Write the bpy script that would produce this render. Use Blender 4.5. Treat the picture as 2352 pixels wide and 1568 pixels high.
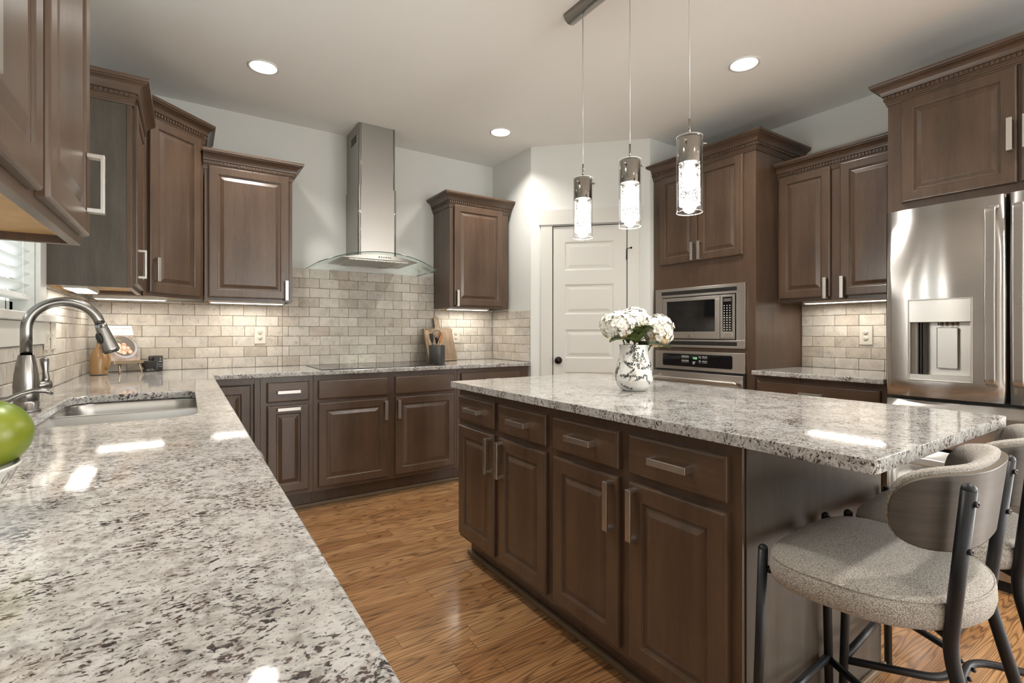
import bpy, bmesh, math, random
from mathutils import Vector, Matrix
D = bpy.data
for o in list(D.objects):
    D.objects.remove(o)
S = bpy.context.scene
COL = S.collection
R = math.radians
PI = math.pi

# ------------------------------------------------------------------ camera
CAMZ, YAW, FPX = 1.166, R(33.49), 1130.5
cd = D.cameras.new('camera')
cam = D.objects.new('camera', cd)
COL.objects.link(cam)
cam.location = (0, 0, CAMZ)
cam.rotation_euler = (R(90), 0, -YAW)
cd.sensor_width = 36.0
cd.lens = FPX / 2352 * 36.0
cd.shift_y = -(784 - 763) / 2352.0
cd.clip_start = 0.02
S.camera = cam
S.view_settings.view_transform = 'Standard'
S.view_settings.look = 'None'
S.view_settings.gamma = 1
S.view_settings.exposure = 0.62
S.view_settings.use_curve_mapping = False

# ------------------------------------------------------------------ daylight and added fill
W = D.worlds.new('sky')
S.world = W
W.use_nodes = True
W.node_tree.nodes['Background'].inputs[0].default_value = (0.86, 0.97, 1.0, 1)
W.node_tree.nodes['Background'].inputs[1].default_value = 1.2


def area(name, loc, rot, sx, sy, power, col=(1, 1, 1), parent=None, shape='RECTANGLE', spread=180):
    l = D.lights.new(name, 'AREA')
    l.shape = shape
    l.size = sx
    l.size_y = sy
    l.energy = power
    l.color = col
    l.spread = R(spread)
    o = D.objects.new(name, l)
    COL.objects.link(o)
    o.location = loc
    o.rotation_euler = rot
    if parent:
        o.parent = parent
    return o


# daylight through the sink window; rear and side area lights are unseen, added fill
area('daylight_sink_window', (-1.75, 2.26, 1.95), (0, R(-90), 0), 1.7, 1.7, 40, (0.94, 0.98, 1.0))
for wx in (-0.9, 1.6, 4.1):
    area('added_rear_fill', (wx, -4.75, 1.45), (R(90), 0, 0), 1.5, 2.1, 74, (1.0, 0.985, 0.955))
for wy in (-1.2, -3.2):
    area('added_side_fill', (6.35, wy, 1.45), (0, R(90), 0), 2.0, 1.5, 85, (1.0, 0.985, 0.955))

CAN_W, CAN_C = 6.8, (1.0, 0.95, 0.88)
PEND_W = 5.0
UC_W = 0.9

# ------------------------------------------------------------------ materials
class NT:
    def __init__(s, name, alpha=False):
        s.m = D.materials.new(name)
        s.m.use_nodes = True
        s.t = s.m.node_tree
        s.t.nodes.clear()
        s.out = s.t.nodes.new('ShaderNodeOutputMaterial')

    def n(s, typ, ins=None, **props):
        nd = s.t.nodes.new('ShaderNode' + typ)
        for k, v in props.items():
            setattr(nd, k, v)
        for k, v in (ins or {}).items():
            sock = nd.inputs[k]
            if isinstance(v, bpy.types.NodeSocket):
                s.t.links.new(v, sock)
            elif isinstance(v, bpy.types.Node):
                s.t.links.new(v.outputs[0], sock)
            else:
                if isinstance(v, tuple) and len(v) == 3 and len(getattr(sock, 'default_value', ())) == 4:
                    v = v + (1,)
                sock.default_value = v
        return nd

    def ramp(s, fac, stops, interp='LINEAR'):
        nd = s.t.nodes.new('ShaderNodeValToRGB')
        s.t.links.new(fac if isinstance(fac, bpy.types.NodeSocket) else fac.outputs[0], nd.inputs[0])
        cr = nd.color_ramp
        cr.interpolation = interp
        while len(cr.elements) < len(stops):
            cr.elements.new(0.5)
        for e, (p, c) in zip(cr.elements, stops):
            e.position = p
            if isinstance(c, (int, float)):
                c = (c, c, c)
            e.color = tuple(c) + (1,)
        return nd

    def obj(s, scale=(1, 1, 1), rot=(0, 0, 0), loc=(0, 0, 0), kind='Object'):
        tc = s.n('TexCoord')
        return s.n('Mapping', {'Vector': tc.outputs[kind], 'Scale': scale, 'Rotation': rot, 'Location': loc}).outputs[0]

    def noise(s, vec, scale, detail=3, rough=0.5, dist=0.0):
        return s.n('TexNoise', {'Vector': vec, 'Scale': scale, 'Detail': detail, 'Roughness': rough, 'Distortion': dist}).outputs[0]

    def math(s, op, a, b=0.0, clamp=False):
        return s.n('Math', {0: a, 1: b}, operation=op, use_clamp=clamp).outputs[0]

    def mix(s, f, a, b, blend='MIX'):
        nd = s.t.nodes.new('ShaderNodeMix')
        nd.data_type = 'RGBA'
        nd.blend_type = blend
        for sock, v in ((nd.inputs[0], f), (nd.inputs[6], a), (nd.inputs[7], b)):
            if isinstance(v, bpy.types.NodeSocket):
                s.t.links.new(v, sock)
            elif isinstance(v, bpy.types.Node):
                s.t.links.new(v.outputs[0], sock)
            else:
                sock.default_value = v + (1,) if isinstance(v, tuple) else v
        return nd.outputs[2]

    def bump(s, h, strength=0.3, dist=0.001):
        return s.n('Bump', {'Height': h, 'Strength': strength, 'Distance': dist}).outputs[0]

    def pbr(s, **k):
        names = {'col': 'Base Color', 'rough': 'Roughness', 'metal': 'Metallic', 'normal': 'Normal', 'coat': 'Coat Weight',
                 'coatr': 'Coat Roughness', 'ior': 'IOR', 'spec': 'Specular IOR Level', 'emit': 'Emission Color',
                 'emits': 'Emission Strength', 'aniso': 'Anisotropic', 'arot': 'Anisotropic Rotation', 'tan': 'Tangent',
                 'sheen': 'Sheen Weight', 'sss': 'Subsurface Weight', 'trans': 'Transmission Weight', 'alpha': 'Alpha'}
        nd = s.n('BsdfPrincipled', {names[a]: b for a, b in k.items()})
        s.t.links.new(nd.outputs[0], s.out.inputs[0])
        return s.m


def plain(name, col, rough=0.5, **k):
    return NT(name).pbr(col=col, rough=rough, **k)


M = {}
M['wall'] = plain('wall_paint', (0.70, 0.71, 0.68), 0.85)
M['ceil'] = plain('ceiling_paint', (0.875, 0.88, 0.86), 0.9)
M['white'] = plain('white_trim_paint', (0.66, 0.65, 0.61), 0.4)
M['blind'] = plain('white_blind', (0.85, 0.87, 0.86), 0.5)
M['black'] = plain('black_gap', (0.006, 0.006, 0.006), 0.6)
M['blackmetal'] = plain('black_steel_tube', (0.018, 0.019, 0.022), 0.38, metal=0.3)
M['knob'] = plain('dark_bronze', (0.02, 0.016, 0.013), 0.3, metal=0.8)
M['plate'] = plain('ivory_plastic', (0.60, 0.56, 0.48), 0.35)
M['slot'] = plain('outlet_slot', (0.03, 0.028, 0.025), 0.5)
M['blackglass'] = plain('black_glass', (0.008, 0.008, 0.009), 0.04)
M['chrome'] = plain('polished_nickel', (0.33, 0.305, 0.275), 0.08, metal=1.0)
M['nickel'] = plain('satin_nickel_pull', (0.62, 0.595, 0.555), 0.34, metal=1.0)
M['shoe'] = plain('shoe_moulding', (0.17, 0.12, 0.075), 0.4)


def wood(name, a, b, c, rough, scale=1.0, axis=(1, 1, 0.09), coat=0.25):
    t = NT(name)
    v = t.obj(axis)
    n1 = t.noise(v, 26 * scale, 4, 0.62, 0.4)
    n2 = t.noise(t.obj((1, 1, 0.45), loc=(3.1, 1.7, 0.3)), 5.5 * scale, 3, 0.55)
    n3 = t.noise(t.obj(tuple(4 * q for q in axis)), 60 * scale, 2, 0.5)
    k = t.math('ADD', t.math('MULTIPLY', n1, 0.5), t.math('MULTIPLY', n2, 0.5))
    r = t.ramp(k, ((0.36, a), (0.5, b), (0.66, c)))
    r2 = t.ramp(n3, ((0.35, 0.86), (0.65, 1.0)))
    col = t.mix(1.0, r.outputs[0], r2.outputs[0], 'MULTIPLY')
    return t.pbr(col=col, rough=rough, coat=coat, coatr=0.22, normal=t.bump(n3, 0.08, 0.0005))


M['cab'] = wood('stained_maple', (0.070, 0.041, 0.026), (0.092, 0.055, 0.034), (0.117, 0.072, 0.045), 0.32)
M['cabh'] = wood('stained_maple_cross', (0.070, 0.041, 0.026), (0.092, 0.055, 0.034), (0.117, 0.072, 0.045), 0.32, 1.0, (0.09, 0.09, 1))
M['skin'] = wood('end_panel_dark', (0.047, 0.038, 0.028), (0.067, 0.054, 0.040), (0.090, 0.073, 0.055), 0.40, coat=0.0)  # end panels, darker and greyer than the stained maple
M['birch'] = wood('birch_ply', (0.50, 0.30, 0.12), (0.60, 0.38, 0.17), (0.66, 0.43, 0.2), 0.5, 0.6, (0.2, 0.2, 1), 0)
M['board'] = wood('grey_brown_board', (0.17, 0.115, 0.07), (0.27, 0.19, 0.12), (0.36, 0.26, 0.17), 0.6, 1.6, (1, 1, 0.08), 0)
M['spoonwood'] = wood('beech_spoon', (0.36, 0.24, 0.14), (0.44, 0.3, 0.18), (0.5, 0.35, 0.22), 0.5, 2, (1, 1, 0.1), 0)
M['cherry'] = wood('cherry_wood', (0.40, 0.17, 0.07), (0.5, 0.22, 0.09), (0.58, 0.28, 0.12), 0.45, 2, (1, 1, 0.1), 0)
M['shellwood'] = wood('dark_ash_veneer', (0.036, 0.032, 0.027), (0.052, 0.046, 0.039), (0.075, 0.066, 0.055), 0.42, 1.2, (0.06, 0.06, 2.2), 0.1)
M['shelledge'] = plain('veneer_edge', (0.15, 0.125, 0.098), 0.4)


def steel(name, col, rough, stretch, streak=0.08, rot=0.0, aniso=0.88):
    t = NT(name)
    n1 = t.noise(t.obj(stretch), 60, 3, 0.6)
    n2 = t.noise(t.obj((1, 1, 1)), 2.2, 2, 0.5)
    rr = t.math('ADD', t.math('MULTIPLY', n1, streak), rough - streak * 0.5)
    tg = t.n('Tangent', direction_type='RADIAL', axis='Z')
    return t.pbr(col=col, rough=rr, metal=1.0, aniso=aniso, arot=rot, tan=tg.outputs[0],
                 normal=t.bump(n2, 0.2, 0.006))


M['steel'] = steel('brushed_steel', (0.56, 0.535, 0.50), 0.33, (0.4, 0.4, 14), rot=.25)
M['steelh'] = steel('brushed_steel_hood', (0.36, 0.345, 0.32), 0.30, (0.4, 0.4, 14), rot=.25, aniso=.5)
M['steelv'] = steel('brushed_steel_appliance', (0.55, 0.535, 0.515), 0.29, (0.4, 0.4, 14), rot=.25, aniso=1.0)
M['faucet'] = plain('brushed_nickel', (0.29, 0.28, 0.265), 0.25, metal=1.0)
M['sink'] = plain('sink_steel', (0.46, 0.45, 0.43), 0.3, metal=1.0)


def granite():
    t = NT('granite')
    v = t.obj((1, 1, 1))
    wv = t.n('TexNoise', {'Vector': v, 'Scale': 28.0, 'Detail': 3.0, 'Roughness': 0.6})
    warp = t.n('VectorMath', {0: wv.outputs[1], 1: (0.022, 0.022, 0.022)}, operation='MULTIPLY').outputs[0]
    vw = t.n('VectorMath', {0: v, 1: warp}, operation='ADD').outputs[0]
    big = t.noise(t.obj(loc=(2, 5, 1)), 9, 4, 0.6)
    mid = t.noise(vw, 62, 4, 0.62)
    base = t.ramp(mid, ((0.32, (0.25, 0.24, 0.225)), (0.43, (0.40, 0.392, 0.375)), (0.53, (0.51, 0.505, 0.49)), (0.7, (0.58, 0.575, 0.565))))
    tan = t.ramp(big, ((0.46, 0.0), (0.66, 1.0)))
    base2 = t.mix(t.math('MULTIPLY', tan.outputs[0], 0.38), base.outputs[0], (0.34, 0.305, 0.27))
    fv = t.n('Mapping', {'Vector': vw, 'Rotation': (0, 0, 0.5), 'Scale': (1.0, 1.7, 1.0)}).outputs[0]
    f1 = t.noise(fv, 122, 3, 0.6, 0.3)
    cl = t.noise(t.obj(loc=(4, 2, 1)), 15, 3, 0.6)
    g = t.math('ADD', f1, t.math('MULTIPLY', t.math('SUBTRACT', cl, 0.5), 0.5))
    halo = t.ramp(g, ((0.50, 0.0), (0.60, 1.0)))
    c0 = t.mix(t.math('MULTIPLY', halo.outputs[0], 0.5), base2, (0.23, 0.20, 0.175))
    fl = t.ramp(g, ((0.585, 0.0), (0.625, 1.0)))
    fcol = t.ramp(t.noise(t.obj(loc=(1, 7, 3)), 90, 1), ((0.42, (0.035, 0.033, 0.034)), (0.6, (0.095, 0.068, 0.065))))
    c1 = t.mix(fl.outputs[0], c0, fcol.outputs[0])
    f2 = t.noise(t.obj(loc=(9, 1, 2)), 260, 2, 0.6)
    fl2 = t.ramp(f2, ((0.63, 0.0), (0.67, 0.8)))
    c2 = t.mix(fl2.outputs[0], c1, (0.11, 0.095, 0.09))
    return t.pbr(col=c2, rough=0.06, spec=0.55)


M['granite'] = granite()


def floor_mat():
    t = NT('oak_floor')
    geo = t.n('NewGeometry')
    sp = t.n('SeparateXYZ', {0: geo.outputs['Position']})
    x, y = sp.outputs[0], sp.outputs[1]
    PW, PL = 0.083, 0.95
    row = t.math('FLOOR', t.math('DIVIDE', y, PW))
    rnd = t.n('TexWhiteNoise', {'W': row}, noise_dimensions='1D').outputs[0]
    xs = t.math('ADD', t.math('DIVIDE', x, PL), t.math('MULTIPLY', rnd, 7.3))
    col = t.math('FLOOR', xs)
    idv = t.n('CombineXYZ', {0: row, 1: col}).outputs[0]
    pr = t.n('TexWhiteNoise', {'Vector': idv}, noise_dimensions='3D')
    # grain coordinates, offset for each board
    off = t.n('VectorMath', {0: pr.outputs[1], 1: (13.0, 17.0, 5.0)}, operation='MULTIPLY').outputs[0]
    gp = t.n('VectorMath', {0: geo.outputs['Position'], 1: off}, operation='ADD').outputs[0]
    gm = t.n('Mapping', {'Vector': gp, 'Scale': (0.9, 9.0, 1)}).outputs[0]
    dist = t.noise(t.n('Mapping', {'Vector': gp, 'Scale': (0.45, 5.5, 1)}).outputs[0], 2.0, 2, 0.45)
    rings = t.math('MULTIPLY', dist, 20.0)
    w = t.math('FRACT', rings)
    tri = t.math('ABSOLUTE', t.math('SUBTRACT', w, 0.5))
    line = t.ramp(tri, ((0.0, 1.0), (0.13, 0.45), (0.3, 0.0)))
    fine = t.noise(t.n('Mapping', {'Vector': gp, 'Scale': (5, 150, 1)}).outputs[0], 1.0, 3, 0.6)
    fr = t.ramp(fine, ((0.40, 0.55), (0.62, 1.0)))
    basec = t.ramp(pr.outputs[0], ((0.0, (0.36, 0.178, 0.072)), (0.35, (0.47, 0.25, 0.108)), (0.7, (0.54, 0.305, 0.140)), (1.0, (0.41, 0.21, 0.087))))
    big = t.noise(gm, 1.3, 2, 0.5)
    base2 = t.mix(t.math('MULTIPLY', big, 0.35), basec.outputs[0], (0.28, 0.13, 0.046))
    amt = t.math('MULTIPLY', line.outputs[0], 0.70)
    c1 = t.mix(amt, base2, (0.055, 0.024, 0.010))
    c2 = t.mix(0.6, c1, t.mix(1.0, c1, fr.outputs[0], 'MULTIPLY'))
    gy = t.math('ABSOLUTE', t.math('SUBTRACT', t.math('FRACT', t.math('DIVIDE', y, PW)), 0.5))
    gx = t.math('ABSOLUTE', t.math('SUBTRACT', t.math('FRACT', xs), 0.5))
    gap = t.math('MAXIMUM', t.math('GREATER_THAN', gy, 0.492), t.math('GREATER_THAN', gx, 0.4990))
    c3 = t.mix(t.math('MULTIPLY', gap, 0.7), c2, (0.03, 0.014, 0.007))
    h = t.math('SUBTRACT', 1.0, t.math('MAXIMUM', gap, t.math('MULTIPLY', line.outputs[0], 0.25)))
    return t.pbr(col=c3, rough=0.24, coat=0.3, coatr=0.12, normal=t.bump(h, 0.25, 0.0008))


M['floor'] = floor_mat()


def tile_mat():
    t = NT('tumbled_travertine')
    at = t.n('Attribute', attribute_name='rnd')
    v = t.n('VectorMath', {0: t.obj(), 1: at.outputs['Vector']}, operation='ADD').outputs[0]
    base = t.ramp(at.outputs['Fac'], ((0.0, (0.47, 0.415, 0.345)), (0.3, (0.56, 0.51, 0.435)), (0.65, (0.62, 0.575, 0.505)), (1.0, (0.54, 0.505, 0.445))))
    n1 = t.noise(v, 16, 4, 0.6, 0.5)
    r1 = t.ramp(n1, ((0.3, 0.80), (0.7, 1.08)))
    c1 = t.mix(1.0, base.outputs[0], r1.outputs[0], 'MULTIPLY')
    pm = t.n('Mapping', {'Vector': v, 'Scale': (1, 1, 1.7)}).outputs[0]
    p = t.noise(pm, 150, 2, 0.55)
    q = t.noise(v, 22, 2, 0.5)
    pit = t.ramp(t.math('ADD', p, t.math('MULTIPLY', t.math('SUBTRACT', q, 0.5), 0.55)), ((0.66, 0.0), (0.72, 1.0)))
    c2 = t.mix(t.math('MULTIPLY', pit.outputs[0], 0.8), c1, (0.14, 0.105, 0.07))
    vein = t.ramp(t.noise(v, 55, 3, 0.7, 1.2), ((0.58, 0.0), (0.7, 1.0)))
    c3 = t.mix(t.math('MULTIPLY', vein.outputs[0], 0.4), c2, (0.74, 0.69, 0.60))
    return t.pbr(col=c3, rough=0.62, normal=t.bump(t.math('SUBTRACT', n1, t.math('MULTIPLY', pit.outputs[0], 1.5)), 0.5, 0.0012))


M['tile'] = tile_mat()
M['grout'] = plain('grout', (0.25, 0.215, 0.175), 0.9)


def fabric(name, a, b):
    t = NT(name)
    v = t.obj((1, 1, 1))
    vor = t.n('TexVoronoi', {'Vector': t.n('Mapping', {'Vector': v, 'Scale': (1.0, 0.7, 1.0)}).outputs[0], 'Scale': 430.0}).outputs[0]
    n1 = t.noise(v, 420, 2, 0.6)
    k = t.math('ADD', t.math('MULTIPLY', vor, 0.75), t.math('MULTIPLY', n1, 0.45))
    r = t.ramp(k, ((0.22, b), (0.80, a)))
    return t.pbr(col=r.outputs[0], rough=0.95, sheen=0.2, normal=t.bump(k, 0.9, -0.0016))


M['fabric'] = fabric('boucle_fabric', (0.22, 0.195, 0.165), (0.60, 0.57, 0.52))


def clear(name, tint, edge=0.75, gloss=0.02, bumpn=None):
    t = NT(name)
    tr = t.n('BsdfTransparent', {0: tint})
    gl = t.n('BsdfGlossy', {'Color': (1, 1, 1), 'Roughness': gloss})
    lw = t.n('LayerWeight', {'Blend': 0.5})
    f = t.math('ADD', t.math('MULTIPLY', t.math('POWER', lw.outputs['Facing'], 5.0), edge), 0.035)
    if bumpn:
        nz = t.noise(t.obj(), bumpn, 2, 0.5)
        b = t.bump(nz, 1.0, 0.02)
        t.t.links.new(b, gl.inputs['Normal'])
        sp = t.ramp(nz, ((0.43, 0.0), (0.52, 1.0)))
        f = t.math('ADD', f, t.math('MULTIPLY', sp.outputs[0], 0.55), clamp=True)
    mx = t.n('MixShader', {0: f, 1: tr.outputs[0], 2: gl.outputs[0]})
    t.t.links.new(mx.outputs[0], t.out.inputs[0])
    return t.m


M['glass'] = clear('clear_glass', (0.97, 0.98, 0.98))
M['hoodglass'] = clear('hood_glass', (0.90, 0.94, 0.92))
M['crackle'] = clear('bubble_glass', (0.90, 0.90, 0.89), 0.7, 0.05, 120)
M['glassedge'] = plain('glass_edge', (0.05, 0.075, 0.065), 0.1)


def emis(name, col, s):
    t = NT(name)
    e = t.n('Emission', {0: col, 1: s})
    t.t.links.new(e.outputs[0], t.out.inputs[0])
    return t.m


M['lens'] = emis('lamp_lens', (1.0, 0.97, 0.92), 6.0)
M['bulb'] = emis('pendant_bulb', (1.0, 0.97, 0.93), 9.0)
M['ledlens'] = emis('strip_lens', (1.0, 0.95, 0.86), 3.2)
M['clock'] = emis('oven_clock_digits', (0.5, 1.0, 0.45), 1.0)
M['mark'] = plain('white_print', (0.75, 0.75, 0.74), 0.5)
M['darkprint'] = plain('dark_print', (0.16, 0.14, 0.13), 0.6)
M['petal'] = NT('hydrangea_petal').pbr(col=(0.76, 0.73, 0.65), rough=0.7, sss=0.0)
M['petalc'] = plain('floret_centre', (0.04, 0.035, 0.02), 0.7)
M['petalold'] = plain('tan_petal', (0.62, 0.42, 0.22), 0.7)


def leafmat():
    t = NT('hydrangea_leaf')
    r = t.ramp(t.noise(t.obj(), 26, 3), ((0.35, (0.035, 0.055, 0.014)), (0.6, (0.085, 0.11, 0.028)), (0.75, (0.23, 0.27, 0.06))))
    return t.pbr(col=r.outputs[0], rough=0.4)


M['leaf'] = leafmat()
M['ceramic'] = plain('white_ceramic', (0.70, 0.69, 0.655), 0.12)
M['sprig'] = plain('black_sprig_glaze', (0.02, 0.024, 0.022), 0.2)
M['sprig2'] = plain('taupe_sprig_glaze', (0.42, 0.35, 0.29), 0.3)
M['bowlc'] = plain('bowl_glaze', (0.66, 0.65, 0.62), 0.15)
M['bowlline'] = plain('bowl_line', (0.30, 0.27, 0.24), 0.4)


def fruitmat():
    t = NT('green_mango_skin')
    v = t.obj()
    n = t.noise(v, 9, 3, 0.5)
    r = t.ramp(n, ((0.35, (0.045, 0.085, 0.007)), (0.5, (0.10, 0.15, 0.008)), (0.68, (0.19, 0.215, 0.012))))
    return t.pbr(col=r.outputs[0], rough=0.33, spec=0.5)


M['fruit'] = fruitmat()
M['jug'] = plain('tan_stoneware', (0.36, 0.215, 0.095), 0.22)
M['jugbase'] = plain('blue_grey_glaze', (0.10, 0.12, 0.15), 0.3)
M['crock'] = plain('charcoal_ceramic', (0.050, 0.045, 0.041), 0.42)
M['mortar'] = plain('dark_granite_mortar', (0.035, 0.032, 0.03), 0.3)
M['canister'] = plain('black_canister', (0.02, 0.02, 0.022), 0.35)
M['brass'] = plain('pale_brass_stand', (0.50, 0.40, 0.28), 0.28, metal=0.8)
M['bead'] = plain('wooden_bead', (0.50, 0.38, 0.24), 0.5)
M['paper'] = plain('book_paper', (0.80, 0.76, 0.70), 0.6)
M['bookphoto'] = None


def bookphoto():
    t = NT('book_cover_tabletop')
    r = t.ramp(t.noise(t.obj(), 38, 3), ((0.35, (0.22, 0.16, 0.13)), (0.65, (0.42, 0.34, 0.29))))
    return t.pbr(col=r.outputs[0], rough=0.4)


M['bookphoto'] = bookphoto()
M['plateblue'] = plain('grey_plate', (0.42, 0.44, 0.47), 0.5)
M['platedark'] = plain('dark_plate', (0.13, 0.11, 0.10), 0.5)
M['food'] = plain('food_cream', (0.74, 0.58, 0.45), 0.6)
M['food2'] = plain('food_pink', (0.52, 0.24, 0.15), 0.6)
M['foodgreen'] = plain('food_green', (0.20, 0.22, 0.10), 0.6)
M['outdoor'] = plain('patio_ground', (0.35, 0.38, 0.30), 0.9)


# ------------------------------------------------------------------ mesh builder
class MB:
    def __init__(s):
        s.v, s.f, s.mi, s.sm = [], [], [], []
        s.attr = []
        s.mats = []

    def mat(s, m):
        if m not in s.mats:
            s.mats.append(m)
        return s.mats.index(m)

    def add(s, vs, fs, m=None, smooth=False, rnd=0.5):
        b = len(s.v)
        s.v += [tuple(q) for q in vs]
        i = s.mat(m) if m else 0
        for f in fs:
            s.f.append([b + q for q in f])
            s.mi.append(i)
            s.sm.append(smooth)
            s.attr.append(rnd)

    def box(s, x0, x1, y0, y1, z0, z1, m=None):
        vs = [(x, y, z) for x in (x0, x1) for y in (y0, y1) for z in (z0, z1)]
        s.add(vs, [(0, 1, 3, 2), (4, 6, 7, 5), (0, 4, 5, 1), (2, 3, 7, 6), (0, 2, 6, 4), (1, 5, 7, 3)], m)

    def loft(s, loops, m=None, closed=True, cap0=True, cap1=True, smooth=True, T=None):
        n = len(loops[0])
        vs = [T @ Vector(p) if T else p for L in loops for p in L]
        fs = []
        for i in range(len(loops) - 1):
            for j in range(n if closed else n - 1):
                k = (j + 1) % n
                fs.append((i * n + j, i * n + k, (i + 1) * n + k, (i + 1) * n + j))
        s.add(vs, fs, m, smooth)
        b = len(s.v) - len(vs)
        i = s.mat(m) if m else 0
        if cap0:
            s.f.append([b + q for q in reversed(range(n))]); s.mi.append(i); s.sm.append(False); s.attr.append(.5)
        if cap1:
            s.f.append([b + (len(loops) - 1) * n + q for q in range(n)]); s.mi.append(i); s.sm.append(False); s.attr.append(.5)

    def lathe(s, prof, m=None, n=32, T=None, cap0=True, cap1=True, smooth=True):
        loops = [[(r * math.cos(2 * PI * k / n), r * math.sin(2 * PI * k / n), z) for k in range(n)] for r, z in prof]
        s.loft(loops, m, True, cap0, cap1, smooth, T)

    def tube(s, pts, r, m=None, n=10, caps=True, closed=False, radii=None):
        pts = [Vector(p) for p in pts]
        N = len(pts)
        loops = []
        up = None
        for i, p in enumerate(pts):
            if closed:
                t = (pts[(i + 1) % N] - pts[i - 1]).normalized()
            else:
                t = ((pts[min(i + 1, N - 1)] - pts[max(i - 1, 0)])).normalized()
            if up is None:
                a = Vector((0, 0, 1)) if abs(t.z) < 0.9 else Vector((1, 0, 0))
                up = (a - t * a.dot(t)).normalized()
            else:
                up = (up - t * up.dot(t)).normalized()
            w = t.cross(up)
            rr = radii[i] if radii else r
            loops.append([p + (up * math.cos(2 * PI * k / n) + w * math.sin(2 * PI * k / n)) * rr for k in range(n)])
        if closed:
            loops.append(loops[0])
        s.loft(loops, m, True, caps and not closed, caps and not closed, True)

    def prism(s, poly, z0, z1, m=None, T=None, smooth=False):
        s.loft([[(x, y, z0) for x, y in poly], [(x, y, z1) for x, y in poly]], m, True, True, True, smooth, T)

    def sphere(s, c, r, m=None, n=12, sc=(1, 1, 1), T=None):
        prof = [(max(1e-4, math.sin(PI * i / n)) * r, -math.cos(PI * i / n) * r) for i in range(n + 1)]
        X = Matrix.Translation(c) @ Matrix.Diagonal((sc[0], sc[1], sc[2], 1))
        if T:
            X = T @ X
        s.lathe(prof, m, n * 2, X, False, False)

    def build(s, name, parent=None, m=None, bevel=0.0, seg=2, subd=0, loc=None, rot=None, recalc=True, rnd=False):
        me = D.meshes.new(name)
        me.from_pydata(s.v, [], s.f)
        if m is not None and not s.mats:
            me.materials.append(m)
        for q in s.mats:
            me.materials.append(q)
        me.polygons.foreach_set('material_index', s.mi)
        me.polygons.foreach_set('use_smooth', s.sm)
        if rnd:
            a = me.attributes.new('rnd', 'FLOAT', 'FACE')
            a.data.foreach_set('value', s.attr)
        if recalc:
            bm = bmesh.new()
            bm.from_mesh(me)
            bmesh.ops.recalc_face_normals(bm, faces=bm.faces)
            bm.to_mesh(me)
            bm.free()
        me.update()
        o = D.objects.new(name, me)
        COL.objects.link(o)
        if parent:
            o.parent = parent
        if loc:
            o.location = loc
        if rot:
            o.rotation_euler = rot
        if bevel:
            b = o.modifiers.new('bevel', 'BEVEL')
            b.width = bevel
            b.segments = seg
            b.limit_method = 'ANGLE'
            b.angle_limit = R(32)
            b.harden_normals = False
        if subd:
            b = o.modifiers.new('sub', 'SUBSURF')
            b.levels = subd
            b.render_levels = subd
        return o


def tag(o, label=None, cat=None, group=None, kind=None):
    if label: o['label'] = label
    if cat: o['category'] = cat
    if group: o['group'] = group
    if kind: o['kind'] = kind
    return o


def thing(name, label, cat, loc=(0, 0, 0), rz=0.0, group=None):
    o = D.objects.new(name, None)
    o.empty_display_size = 0.05
    COL.objects.link(o)
    o.location = loc
    o.rotation_euler = (0, 0, rz)
    return tag(o, label, cat, group)


def struct(name, mb, m, bevel=0.0, label=None, parent=None):
    o = mb.build(name, parent, m, bevel)
    if not parent:
        o['kind'] = 'structure'
    if label: o['label'] = label
    return o


def box1(name, dims, m, parent=None, bevel=0.0, loc=None, rot=None):
    b = MB()
    b.box(*dims)
    return b.build(name, parent, m, bevel, loc=loc, rot=rot)


def fillet(pts, r, seg=6):
    pts = [Vector(p) for p in pts]
    out = [pts[0]]
    for i in range(1, len(pts) - 1):
        a, b, c = pts[i - 1], pts[i], pts[i + 1]
        d1, d2 = (a - b), (c - b)
        k = min(r, d1.length * 0.49, d2.length * 0.49)
        p, q = b + d1.normalized() * k, b + d2.normalized() * k
        for j in range(seg + 1):
            t = j / seg
            out.append(p * (1 - t) ** 2 + b * 2 * t * (1 - t) + q * t * t)
    out.append(pts[-1])
    return out


def rrect(cx, cy, w, h, r, z, n=6):
    out = []
    for (sx, sy, a0) in ((1, 1, 0), (-1, 1, 90), (-1, -1, 180), (1, -1, 270)):
        for k in range(n + 1):
            a = R(a0 + 90 * k / n)
            out.append((cx + sx * (w / 2 - r) + r * math.cos(a), cy + sy * (h / 2 - r) + r * math.sin(a), z))
    return out


def text(s, size, m, parent, name, loc, rot, depth=0.0003, align='CENTER', sx=1.0, font_spacing=1.0):
    c = D.curves.new(name, 'FONT')
    c.body = s
    c.size = size
    c.extrude = depth
    c.align_x = align
    c.align_y = 'CENTER'
    c.space_character = font_spacing
    to = D.objects.new('tmp_text', c)
    COL.objects.link(to)
    dg = bpy.context.evaluated_depsgraph_get()
    me = D.meshes.new_from_object(to.evaluated_get(dg))
    D.objects.remove(to)
    me.name = name
    me.materials.clear()
    me.materials.append(m)
    o = D.objects.new(name, me)
    COL.objects.link(o)
    o.parent = parent
    o.location = loc
    o.rotation_euler = rot
    o.scale = (sx, 1, 1)
    return o


# ------------------------------------------------------------------ room shell
XL, XR, YB, H = -0.52, 3.80, 4.035, 2.743
YR, XRR = -4.4, 6.0       # rear wall, far right wall of the room behind
b = MB(); b.box(XL - .1, XRR + .1, YR - .1, YB + .1, -0.1, 0)
struct('floor', b, M['floor'], label='red oak strip floor')
b = MB(); b.box(XL - .1, XRR + .1, YR - .1, YB + .1, H, H + .1)
struct('ceiling', b, M['ceil'], label='smooth warm grey ceiling')
b = MB(); b.box(XL - .1, XR + .1, YB, YB + .1, 0, H)
struct('wall_back', b, M['wall'], label='pale grey back wall behind the range hood')
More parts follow.
